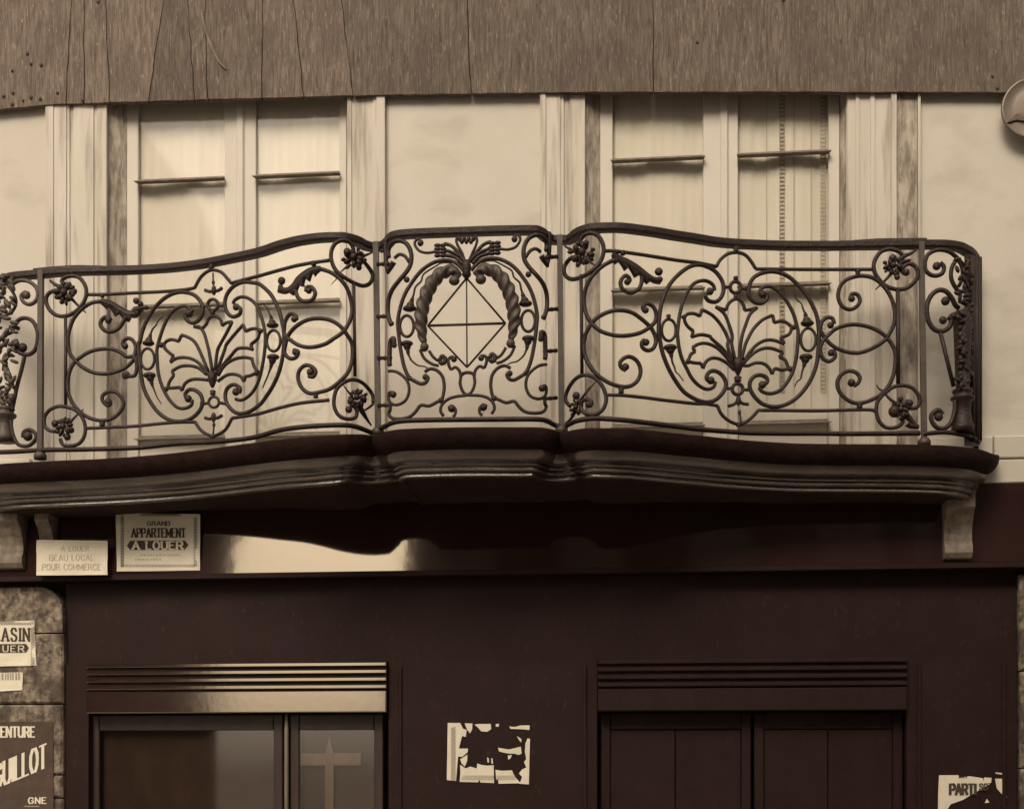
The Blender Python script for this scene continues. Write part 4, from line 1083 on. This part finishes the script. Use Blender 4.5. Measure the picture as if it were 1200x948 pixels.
# shop doors under each cornice
def door(pa, pb, label, cross=None, mat='doorpaint', glazed=False):
    Y=0.06
    xa, xb = wx(pa,Y), wx(pb,Y)
    d = thing('shop_door', ((xa+xb)/2,Y+0.02,0), label, 'door')
    m = MB(); w=0.055
    m.bevbox(xa,xa+w,Y,Y+0.045,0.01,1.925,0.005); m.bevbox(xb-w,xb,Y,Y+0.045,0.01,1.925,0.005)
    m.bevbox(xa+w+0.001,xb-w-0.001,Y+0.002,Y+0.045,1.83,1.925,0.005); m.bevbox(xa+w+0.001,xb-w-0.001,Y+0.002,Y+0.045,0.01,0.3,0.005); m.bevbox(xa+w+0.001,xb-w-0.001,Y+0.002,Y+0.045,0.80,0.92,0.005)
    m.build('door_frame', mat, d)
    m = MB(); m.bevbox(xa+w+0.01,xb-w-0.01,Y+0.014,Y+0.04,0.31,0.79,0.012); m.build('lower_panel', mat, d)
    if cross or glazed:
        m = MB(); m.box(xa+w,xb-w,Y+0.012,Y+0.016,0.92,1.83); m.build('pane', 'shopglass', d)
        m = MB(); m.box(xa+w,xb-w,Y+0.060,Y+0.064,0.92,1.83); m.build('pane_backing', 'pane_backing', d)  # brown sheet added behind the glass so the pane is not black
    else:
        nb = 2
        for i in range(nb):
            q0 = xa+w+(xb-xa-2*w)*i/nb; q1 = xa+w+(xb-xa-2*w)*(i+1)/nb
            m = MB(); m.bevbox(q0+0.002,q1-0.002,Y+0.012,Y+0.04,0.925,1.825,0.004); m.build('shutter_board', mat, d)
    m = MB(); m.ball((xb-w*0.5 if cross else xa+w*0.5,Y-0.03,1.0),0.03,0.03,0.03); m.tube([(xb-w*0.5 if cross else xa+w*0.5,Y,1.0),(xb-w*0.5 if cross else xa+w*0.5,Y-0.03,1.0)],0.012,8); m.build('door_knob','iron_pale',d)
    if cross:
        vx, hy0, hy1, ha, hb = cross
        m = MB(); x = wx(vx,Y); hw=0.026
        zt = wz(vx,862,Y)
        m.add([(x-hw,Y+0.030,0.92),(x+hw,Y+0.030,0.92),(x+hw,Y+0.030,zt-0.15),(x+hw*0.9,Y+0.030,zt-0.1),(x,Y+0.034,zt),(x-hw*0.9,Y+0.030,zt-0.1),(x-hw,Y+0.030,zt-0.15),
               (x-hw,Y+0.044,0.92),(x+hw,Y+0.044,0.92),(x+hw,Y+0.044,zt-0.15),(x+hw*0.9,Y+0.044,zt-0.1),(x,Y+0.044,zt),(x-hw*0.9,Y+0.044,zt-0.1),(x-hw,Y+0.044,zt-0.15)],
              [(0,1,2,3,4,5,6)]+[(i,i+7,(i+1)%7+7,(i+1)%7) for i in range(7)])
        m.build('pointed_muntin','muntin',d)
        m = MB(); m.bevbox(wx(ha,Y),wx(hb,Y),Y+0.032,Y+0.043,wz(vx,hy1,Y),wz(vx,hy0,Y),0.004); m.build('cross_muntin','muntin',d)
    return d
door(106, 331, 'wide brown shop door leaf with one dark dusty pane', None, 'doorpaint', True)
door(340, 449, 'narrow shop door with a pale cross shaped glazing bar', (384.5,882,897,350,422))
m = MB(); x=wx(335.5,0.03)
m.tube([(x,0.035,0.0),(x,0.035,1.84),(x,0.035,1.90),(x,0.035,1.945)],[0.013,0.013,0.009,0.002],10); m.build('mullion','muntin',shop)
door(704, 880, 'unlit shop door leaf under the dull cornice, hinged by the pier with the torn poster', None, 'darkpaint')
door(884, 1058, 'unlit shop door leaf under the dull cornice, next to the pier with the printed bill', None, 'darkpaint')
# room behind the doors
m = MB(); m.box(XL+0.4,XR-0.4,0.5,1.89,-0.02,0.0); m.build('shop_floor','inside',shop)

# stone pilasters at both ends, of separate blocks
def pilaster(pa, pb, zs, label, cut):
    xa, xb = wx(pa,-0.03), wx(pb,-0.03)
    p_ = thing('stone_pilaster', ((xa+xb)/2,0.1,0), label, 'pilaster')
    for i,(z0,z1) in enumerate(zip(zs[:-1],zs[1:])):
        m = MB(); b=0.012
        a0, b0 = xa+random.uniform(0,.004), xb-random.uniform(0,.006)
        if i == len(zs)-2 and cut:
            pts = [(a0,z0+.004),(b0,z0+.004)]+[(b0-0.15+0.15*math.cos(t*math.pi/12), z1-0.15+0.15*math.sin(t*math.pi/12)) for t in range(0,7)]+[(a0,z1)]
            m.prism([(x,-0.03,z) for x,z in pts],(0,0.25,0))
        else:
            m.bevbox(a0,b0,-0.03-random.uniform(0,.006),0.22,z0+.004,z1-.004,b)
        m.build('stone_block','stone',p_)
    return p_
pilaster(-150, 74, [0.0,0.45,0.95,1.42,1.56,1.99,2.42,2.70], 'weathered stone pilaster with a rounded shoulder, carrying pasted bills', True)
pilaster(1195, 1330, [0.0,0.5,1.05,1.6,2.15,2.70], 'weathered stone pilaster at the end where the printed bill hangs', False)
m = MB(); m.box(XL,wx(-150,-0.03)-0.003,0.0,0.3,0.0,Z_SIGN-0.032); m.build('ground_floor_wall','stucco',bld)
m = MB(); m.box(wx(1330,-0.03)+0.003,XR,0.0,0.3,0.0,Z_SIGN-0.032); m.build('ground_floor_wall','stucco',bld)

# ================================================================== BILLS AND POSTERS
GL = {'A':(.7,[[(0,0),(.35,1),(.7,0)],[(.14,.35),(.56,.35)]]),
 'B':(.65,[[(0,0),(0,1),(.45,1),(.6,.88),(.6,.65),(.45,.53),(0,.53)],[(.45,.53),(.65,.4),(.65,.12),(.48,0),(0,0)]]),
 'C':(.64,[[(.62,.75),(.5,.96),(.2,1),(.03,.75),(0,.5),(.03,.25),(.18,0),(.5,.03),(.64,.25)]]),
 'D':(.62,[[(0,0),(0,1),(.35,1),(.58,.8),(.62,.5),(.58,.2),(.35,0),(0,0)]]),
 'E':(.56,[[(.55,1),(0,1),(0,0),(.56,0)],[(0,.53),(.42,.53)]]),
 'G':(.66,[[(.62,.75),(.5,.96),(.2,1),(.03,.75),(0,.5),(.03,.25),(.18,0),(.5,.03),(.64,.25),(.64,.45),(.38,.45)]]),
 'I':(.12,[[(.06,0),(.06,1)]]), 'L':(.52,[[(0,1),(0,0),(.52,0)]]),
 'M':(.78,[[(0,0),(0,1),(.39,.22),(.78,1),(.78,0)]]), 'N':(.62,[[(0,0),(0,1),(.62,0),(.62,1)]]),
 'O':(.66,[[(.2,1),(.46,1),(.63,.75),(.66,.5),(.63,.25),(.46,0),(.2,0),(.03,.25),(0,.5),(.03,.75),(.2,1)]]),
 'P':(.6,[[(0,0),(0,1),(.42,1),(.6,.87),(.6,.6),(.42,.46),(0,.46)]]),
 'R':(.64,[[(0,0),(0,1),(.42,1),(.6,.87),(.6,.62),(.42,.48),(0,.48)],[(.35,.48),(.64,0)]]),
 'S':(.6,[[(.56,.78),(.42,1),(.15,1),(.01,.8),(.08,.6),(.5,.42),(.6,.22),(.46,0),(.14,0),(0,.22)]]),
 'T':(.64,[[(0,1),(.64,1)],[(.32,1),(.32,0)]]), 'U':(.6,[[(0,1),(0,.22),(.15,0),(.45,0),(.6,.22),(.6,1)]]), ' ':(.3,[])}
def lettering(text, x0, x1, yb, yt, Y, mat, parent, wt=0.16, serif=True, gap=0.26, rise=0.0, clip=None, name='lettering'):
    """letters drawn as flat strokes; box in photograph pixels on the plane Y, rise tilts the baseline"""
    total = sum(GL[c][0] for c in text)+gap*(len(text)-1)
    h = yb-yt; sx = (x1-x0)/total
    mb_ = MB(); cx = 0.0; lay = 0
    def T3(u, v, k):
        px = x0+u*sx; py = yb-v*h-rise*(px-x0)
        return on_plane(px, py, Y-0.0001*k)
    for ch in text:
        w, strokes = GL[ch]
        for s in strokes:
            segs = list(zip(s[:-1], s[1:]))
            for (ax,ay),(bx,by) in segs:
                dx, dy = (bx-ax)*sx, (by-ay)*h
                L = math.hypot(dx,dy) or 1
                thin = 0.62 if abs(dy) < 0.35*L else 1.0
                hw = wt*h*0.5*thin
                ex, ey = dx/L*hw*0.5, dy/L*hw*0.5
                nx, ny = -dy/L*hw, dx/L*hw
                q = []
                for (qx,qy,sg) in ((ax,ay,-1),(bx,by,1)):
                    for k_ in ((1,-1) if sg<0 else (-1,1)):
                        q.append(((cx+qx)+(nx*k_+sg*ex)/sx, qy+(ny*k_+sg*ey)/h))
                lay += 1
                mb_.add([T3(u,v,1+lay%12) for u,v in q], [(0,1,2,3)])
            if serif:
                ends = [(s[0],s[1]),(s[-1],s[-2])]
                for (ax,ay),(bx,by) in ends:
                    if ay in (0,1) and abs(by-ay) > 0.3:
                        lay += 1; hw = wt*h*0.85/sx; hh = wt*0.26
                        v0, v1 = (0,hh*2) if ay == 0 else (1-hh*2,1)
                        mb_.add([T3(cx+ax-hw,v0,1+lay%12),T3(cx+ax+hw,v0,1+lay%12),T3(cx+ax+hw,v1,1+lay%12),T3(cx+ax-hw,v1,1+lay%12)],[(0,1,2,3)])
        cx += w+gap
    return mb_.build(name, mat, parent)
def paper_mesh(corners, Y, curl=0.004, n=10, thick=0.0012):
    """slightly buckled sheet between four picture corners tl,tr,br,bl"""
    m = MB(); vs=[]
    for j in range(n+1):
        for i in range(n+1):
            s,t=i/n,j/n
            px=(1-t)*((1-s)*corners[0][0]+s*corners[1][0])+t*((1-s)*corners[3][0]+s*corners[2][0])
            py=(1-t)*((1-s)*corners[0][1]+s*corners[1][1])+t*((1-s)*corners[3][1]+s*corners[2][1])
            e = max(abs(s-.5),abs(t-.5))*2
            w = curl*max(0,e-0.86)/0.14*math.sin(s*9+t*7)
            v = on_plane(px,py,Y); vs.append((v.x,v.y-max(0,w),v.z))
    N=(n+1)**2
    vs += [(v[0],v[1]+thick,v[2]) for v in vs]
    fs=[(j*(n+1)+i,j*(n+1)+i+1,(j+1)*(n+1)+i+1,(j+1)*(n+1)+i) for j in range(n) for i in range(n)]
    fs+=[tuple(N+k for k in reversed(f)) for f in fs]
    m.add(vs,fs)
    return m
def hatch(parent, x0, x1, y0, y1, Y, mat, pitch=2.2, w=0.9, slant=1.6, name='border'):
    """slanting hatch strokes of a printed border band"""
    m = MB()
    horiz = (x1-x0) > (y1-y0)
    k = x0 if horiz else y0
    end = x1 if horiz else y1
    while k < end:
        if horiz: q=[(k,y1),(k+w,y1),(min(k+w+slant,end+slant),y0),(k+slant,y0)]
        else: q=[(x0,k+slant),(x0,k+slant+w),(x1,k+w),(x1,k)]
        m.add([on_plane(a,b,Y) for a,b in q],[(0,1,2,3)])
        k += pitch
    return m.build(name, mat, parent)
def rect(parent, x0,x1,y0,y1,Y,mat,name):
    m=MB(); m.add([on_plane(a,b,Y) for a,b in ((x0,y1),(x1,y1),(x1,y0),(x0,y0))],[(0,1,2,3)]); return m.build(name,mat,parent)

YB = -0.092          # bills on the sign board
YN = -0.137
b1 = thing('notice', on_plane(84,674,YN), 'small pale handwritten notice with faded lettering on the sign board', 'notice')
paper_mesh([(43,632.5),(126,633.5),(126,673.5),(42.6,674.2)], YN).build('sheet','paper',b1)
lettering('A LOUER',72,104,645.5,639.5,YN-0.0015,'faint_ink',b1,0.13,False)
lettering('BEAU LOCAL',58,110,656.5,650,YN-0.0015,'faint_ink',b1,0.13,False)
lettering('POUR COMMERCE',49.5,118,667.5,660.8,YN-0.0015,'faint_ink',b1,0.14,False)
b2 = thing('printed_bill', on_plane(185,668,YB), 'large printed bill with patterned border offering a grand apartment', 'poster')
paper_mesh([(135.7,601.0),(234.6,602.5),(234.4,668.2),(137,669.6)], YB).build('sheet','paper',b2)
Yi = YB-0.0016
hatch(b2,142,230,601.9,604.6,Yi,'ink',1.7,1.0,0.8); hatch(b2,142,228,661.2,664.4,Yi,'grey_ink',1.7,0.9,0.8)
hatch(b2,141.3,145.3,605,664,Yi,'ink',1.8,1.0,0.8); hatch(b2,227,231,606,663,Yi,'ink',1.8,0.8,0.8)
lettering('GRAND',172.6,199,615.6,611,Yi,'ink',b2,0.26)
lettering('APPARTEMENT',154.5,217,629.3,619.2,Yi,'ink',b2,0.20,True,0.24)
m=MB(); m.add([on_plane(a,b,Yi) for a,b in ((148.5,639.5),(152.5,633.4),(217,633.4),(221,638.5),(216.5,644.2),(152.5,644.4))],[(5,4,3,2,1,0)]); m.build('banner','ink',b2)
lettering('A LOUER',155.5,214,643.4,634.6,Yi-0.0016,'paper',b2,0.26,True,0.26)
m=MB()
for (xa,xb,yy) in ((164,211,650.3),(158,187,655.6)):
    k=xa
    while k<xb:
        w=random.uniform(1.2,3.4); m.add([on_plane(a,b,Yi) for a,b in ((k,yy+.9),(k+w,yy+.9),(k+w,yy-.9),(k,yy-.9))],[(0,1,2,3)]); k+=w+random.uniform(.8,1.8)
m.build('small_print','faint_ink',b2)
YP = -0.040
b3 = thing('printed_bill', on_plane(-5,780,YP), 'bill with hatched border cut off by the view, pasted high on the stone pilaster', 'poster')
paper_mesh([(-62,730),(39.9,726.8),(42.8,779.7),(-62,782)], YP, 0.003).build('sheet','paper',b3)
Yi=YP-0.0016
hatch(b3,-60,38,727.6,732.2,Yi,'ink',1.9,0.8,1.8); hatch(b3,36.2,40.8,734,779,Yi,'ink',1.9,0.8,1.8)
lettering('ASIN',2.5,34,751,736,Yi,'ink',b3,0.17,True,0.34)
m=MB(); m.add([on_plane(a,b,Yi) for a,b in ((-55,765.8),(30.5,764.5),(34,759),(30.5,754.2),(-55,754.8))],[(0,1,2,3,4)]); m.build('banner','ink',b3)
lettering('UER',3.5,28,763.4,756.4,Yi-0.0016,'paper',b3,0.17,True,0.36)
b4 = thing('bill_strip', on_plane(5,811,YP), 'torn strip of pale paper with cut letters on the stone pilaster', 'paper strip')
paper_mesh([(-50,789),(26.6,787.5),(26.4,808.3),(-50,813)], YP, 0.003).build('sheet','paper',b4)
m=MB()
k=-45
while k<24:
    w=random.uniform(1.2,2.4); m.add([on_plane(a,b,YP-0.0016) for a,b in ((k,796.5),(k+w,796.5),(k+w,788.5),(k,788.5))],[(0,1,2,3)]); k+=w+random.uniform(1.0,2.2)
m.build('cut_letters','grey_ink',b4)
b5 = thing('poster', on_plane(0,960,YP), 'dark poster with pale slanting capitals, low on the stone pilaster', 'poster')
paper_mesh([(-80,846),(61.8,845),(63.5,985),(-80,985)], YP, 0.003).build('sheet','darkpaper',b5)
Yi=YP-0.0016
lettering('ENTURE',1.2,40.5,863.2,851.4,Yi,'paper',b5,0.22,False,0.22)
lettering('GUILLOT',-6,54,923.5,896.5,Yi,'paper',b5,0.13,False,0.20,0.42)
lettering('GNE',33.5,54,941,934.2,Yi,'paper',b5,0.26,False,0.3)
rect(b5,28,46,943.8,945,Yi,'grey_ink','rule')
# torn bill on the pier: every surviving scrap of paper is a piece
YT=-0.006
b6 = thing('torn_bill', on_plane(572,918,YT), 'torn pale bill with hatched border on the dark pier between the doors', 'poster')
scraps=[[(135,108),(270,108),(300,170),(340,185),(330,260),(290,250),(270,330),(255,390),(240,560),(225,735),(125,725)],
 [(318,112),(402,115),(400,180),(375,220),(345,180)],[(425,125),(470,120),(600,118),(605,175),(560,205),(500,200),(455,150)],[(655,120),(690,118),(685,150),(655,148)],
 [(800,145),(835,150),(870,150),(920,135),(1022,135),(1018,185),(960,178),(880,175),(815,172)],[(220,385),(355,385),(350,425),(290,475),(245,470)],
 [(975,330),(1000,275),(1025,280),(1012,772),(905,765),(925,735),(940,690),(905,655),(940,610),(985,590),(960,530),(985,500),(970,420)],
 [(680,375),(730,385),(800,395),(925,365),(935,440),(900,455),(860,440),(800,440),(745,430),(690,415)],[(885,250),(935,285),(930,320),(905,290)],
 [(268,560),(330,600),(380,580),(450,600),(455,545),(490,560),(560,570),(632,565),(636,758),(490,752),(478,720),(462,750),(265,745),(272,640)],
 [(652,615),(720,625),(830,620),(860,690),(925,760),(685,766),(680,720),(660,715)],[(560,480),(580,490),(582,535),(565,535)],[(605,490),(622,495),(624,550),(608,545)],
 [(270,500),(350,450),(345,520),(320,580),(285,545)],[(785,460),(830,455),(815,490),(790,505)]]
for k,sc in enumerate(scraps):
    m=MB(); m.prism([on_plane(x,y,YT-0.0002*(k%3)) for x,y in P_(['T']+sc)][::-1],(0,0.003,0)); m.build('paper_scrap','paper',b6)
(xa,ya),(xb,yb)=P_(['T',(170,150),(230,720)]); hatch(b6,xa,xb-1,ya,yb,YT-0.0025,'grey_ink',1.7,0.7,1.5)
(xa,ya),(xb,yb)=P_(['T',(285,675),(630,725)]); hatch(b6,xa,xb,ya,yb,YT-0.0025,'grey_ink',1.8,0.7,1.5)
(xa,ya),(xb,yb)=P_(['T',(660,675),(860,725)]); hatch(b6,xa,xb,ya,yb,YT-0.0025,'grey_ink',1.8,0.7,1.5)
# bill at the far end, torn
b7 = thing('torn_bill', on_plane(1135,960,YT), 'pale bill torn across its lettering on the pier by the end pilaster', 'poster')
ZOOM['V']=(1080,890,10)
for k,sc in enumerate([[(205,180),(430,178),(440,215),(560,190),(720,215),(730,270),(800,285),(700,340),(600,400),(480,470),(340,520),(280,620),(190,700),(195,400)],
        [(735,205),(820,210),(815,270),(725,280)],[(862,220),(965,220),(970,255),(960,330),(1002,440),(930,390),(880,330)],[(865,145),(990,160),(985,180),(870,160)],[(765,455),(795,500),(740,505)]]):
    m=MB(); m.prism([on_plane(x,y,YT-0.0002*(k%3)) for x,y in P_(['V']+sc)][::-1],(0,0.003,0)); m.build('paper_scrap','paper',b7)
lettering('PARTI',1113.5,1143.5,930.5,918.5,YT-0.0026,'ink',b7,0.28,False,0.2)
lettering('SO',1148,1157.5,925.5,918,YT-0.0026,'ink',b7,0.24,False,0.2)
m=MB()
for q in ((1123.5,1126),(1128,1129.5),(1132,1133)): m.add([on_plane(a,b,YT-0.0026) for a,b in ((q[0],911.5),(q[1],911.5),(q[1],908.6),(q[0],908.6))],[(0,1,2,3)])
m.build('cut_letters','ink',b7)

# ================================================================== MOUNTING BOARD, added across the top of the windows, not part of the house
YW=-0.054
board=thing('mounting_board', on_plane(600,110,YW), 'weathered grey brown mounting board with cracks, added above the windows', 'board')
low=pchip([(-260,146),(0,128),(60,122.5),(150,119.5),(300,115),(500,110.5),(700,108),(900,107.6),(1170,108.2),(1500,109)])
cracks=[((-240,-40),(-245,140)),((82.7,24),(77,125)),((98.6,20),(98,122)),((125.4,40),(128,121)),((188,24),(174,120)),((221,20),(228,119)),((241,33),(243.5,118)),((308,10),(307,116)),((346,17),(356,115)),((406,50),(413.5,112)),((548,13),(552,110)),((765,0),(766,108)),((1440,-40),(1440,110))]
TOPY=-75
def cx_at(c,y):
    (x0,y0),(x1,y1)=c
    return x0+(x1-x0)*(y-y0)/(y1-y0)
crows=[TOPY,-30,0,18,36,52,68,84,100]
cjit=[[random.uniform(-.9,.9) for _ in crows] for _ in cracks]
def cpt(k,i,sg):
    y=crows[i]; g=0.30+0.045*max(0,min(i,6))
    return (cx_at(cracks[k],y)+cjit[k][i]+sg*g, y)
for k in range(len(cracks)-1):
    xb0,xb1=cx_at(cracks[k],118)+0.6,cx_at(cracks[k+1],118)-0.6
    nseg=max(2,int((xb1-xb0)/9))
    bot=[]
    for i in range(nseg+1):
        x=xb0+(xb1-xb0)*i/nseg; bot.append((x,low(x)+random.uniform(-.45,.45)))
    poly=bot+[cpt(k+1,i,-1) for i in range(len(crows)-1,-1,-1)]+[cpt(k,i,1) for i in range(len(crows))]
    dy=random.uniform(-.003,.003)
    m=MB(); m.prism([on_plane(x,y,YW+dy) for x,y in poly][::-1],(0,0.038,0)); m.build('plank','wood',board)
m=MB(); m.box(wx(-255),wx(1430),-0.013,-0.001,wz(600,90),wz(600,-70)); m.build('backing','woodback',board)  # dark sheet added so the gaps between planks stay dark
for (x,y) in ((32,63),(36,75),(48,76),(14,83),(4,113),(15,109),(14,122),(27,118),(36,114),(47,116),(67,109),(97,117),(115,2),(817,50),(1163,90),(1169,103),(918,0)):  # dark domes in place of the board's nail holes
    m=MB(); c=on_plane(x,y,YW-0.004); r=0.010*random.uniform(.85,1.3)
    m.ball(c,r,0.006,r*random.uniform(.9,1.2),10,6); m.tube([c,c+Vector((0,0.03,0))],0.004,6); m.build('nail','nail',board)
m=MB(); m.tube([on_plane(x,y,YW-0.005) for x,y in spline([(236,12),(240,32),(248,55),(256,72),(265,82)],4)],[0.004+0.006*math.sin(math.pi*i/16) for i in range(17)],6); m.build('splinter','palestone',board)
# thumbtack head, added at the right end of the board's lower edge
c=on_plane(1210,127,YW-0.03); R=0.172
disc=thing('thumbtack', c, 'large round thumbtack head with a punched slit, added at the lower edge of the mounting board', 'disc')
m=MB(); prof=[(R,0.006),(R*1.0,-0.004),(R*.97,-0.010),(R*.93,-0.009),(R*.90,-0.005),(R*.6,-0.011),(R*.3,-0.014),(0.001,-0.015)]; n=48; vs=[]
for r,y in prof: vs+=[c+Vector((r*math.cos(2*math.pi*k/n),y,r*math.sin(2*math.pi*k/n))) for k in range(n)]
m.add(vs,[(i*n+k,i*n+(k+1)%n,(i+1)*n+(k+1)%n,(i+1)*n+k) for i in range(len(prof)-1) for k in range(n)]+[tuple(range(n))],True); m.build('dome','tin',disc)
a=on_plane(1180,144,YW-0.045)
m=MB(); m.prism([a,a+Vector((0.05,-0.012,0.045)),a+Vector((0.14,-0.016,0.055)),a+Vector((0.15,-0.012,-0.01)),a+Vector((0.05,-0.006,0.012))],(0,0.02,0)); m.build('punched_tongue','tin',disc)
m=MB(); m.tube([c+Vector((0,-0.002,0)),c+Vector((0,0.082,0))],0.02,10); m.build('pin','nail',disc)

# ================================================================== ACROSS THE STREET (seen only as reflections)
def far_house(x0,x1,h,label):
    t=thing('town_house',((x0+x1)/2,-14.3,0),label,'building')
    m=MB(); m.box(x0,x1,-24,-14,0.0,h); m.build('wall','farwall',t)
    m=MB(); m.prism([(x0-0.2,-24.2,h+0.002),(x0-0.2,-13.8,h+0.002),(x0-0.2,-16,h+1.0),(x0-0.2,-22,h+1.0)],(x1-x0+0.4,0,0)); m.build('roof','farroof',t)
    nx=int((x1-x0)/2.1)
    for j in range(3):
        for i in range(nx):
            xc=x0+(x1-x0)*(i+.5)/nx; z=1.0+j*3.4
            m=MB(); m.box(xc-.62,xc+.62,-13.985,-13.94,z-.08,z+2.2); w=m.build('window','farwall',t)
            m=MB(); m.box(xc-.5,xc+.5,-13.94,-13.93,z,z+2.1); m.build('pane','farglass',w)
far_house(-22,-10.4,13.5,'sooty three storey house across the street, beyond the wide passage')
far_house(-4.1,4.35,13.5,'sooty three storey house across the street, between two passages')
far_house(5.5,22,13.5,'sooty three storey house across the street, beyond the narrow passage')
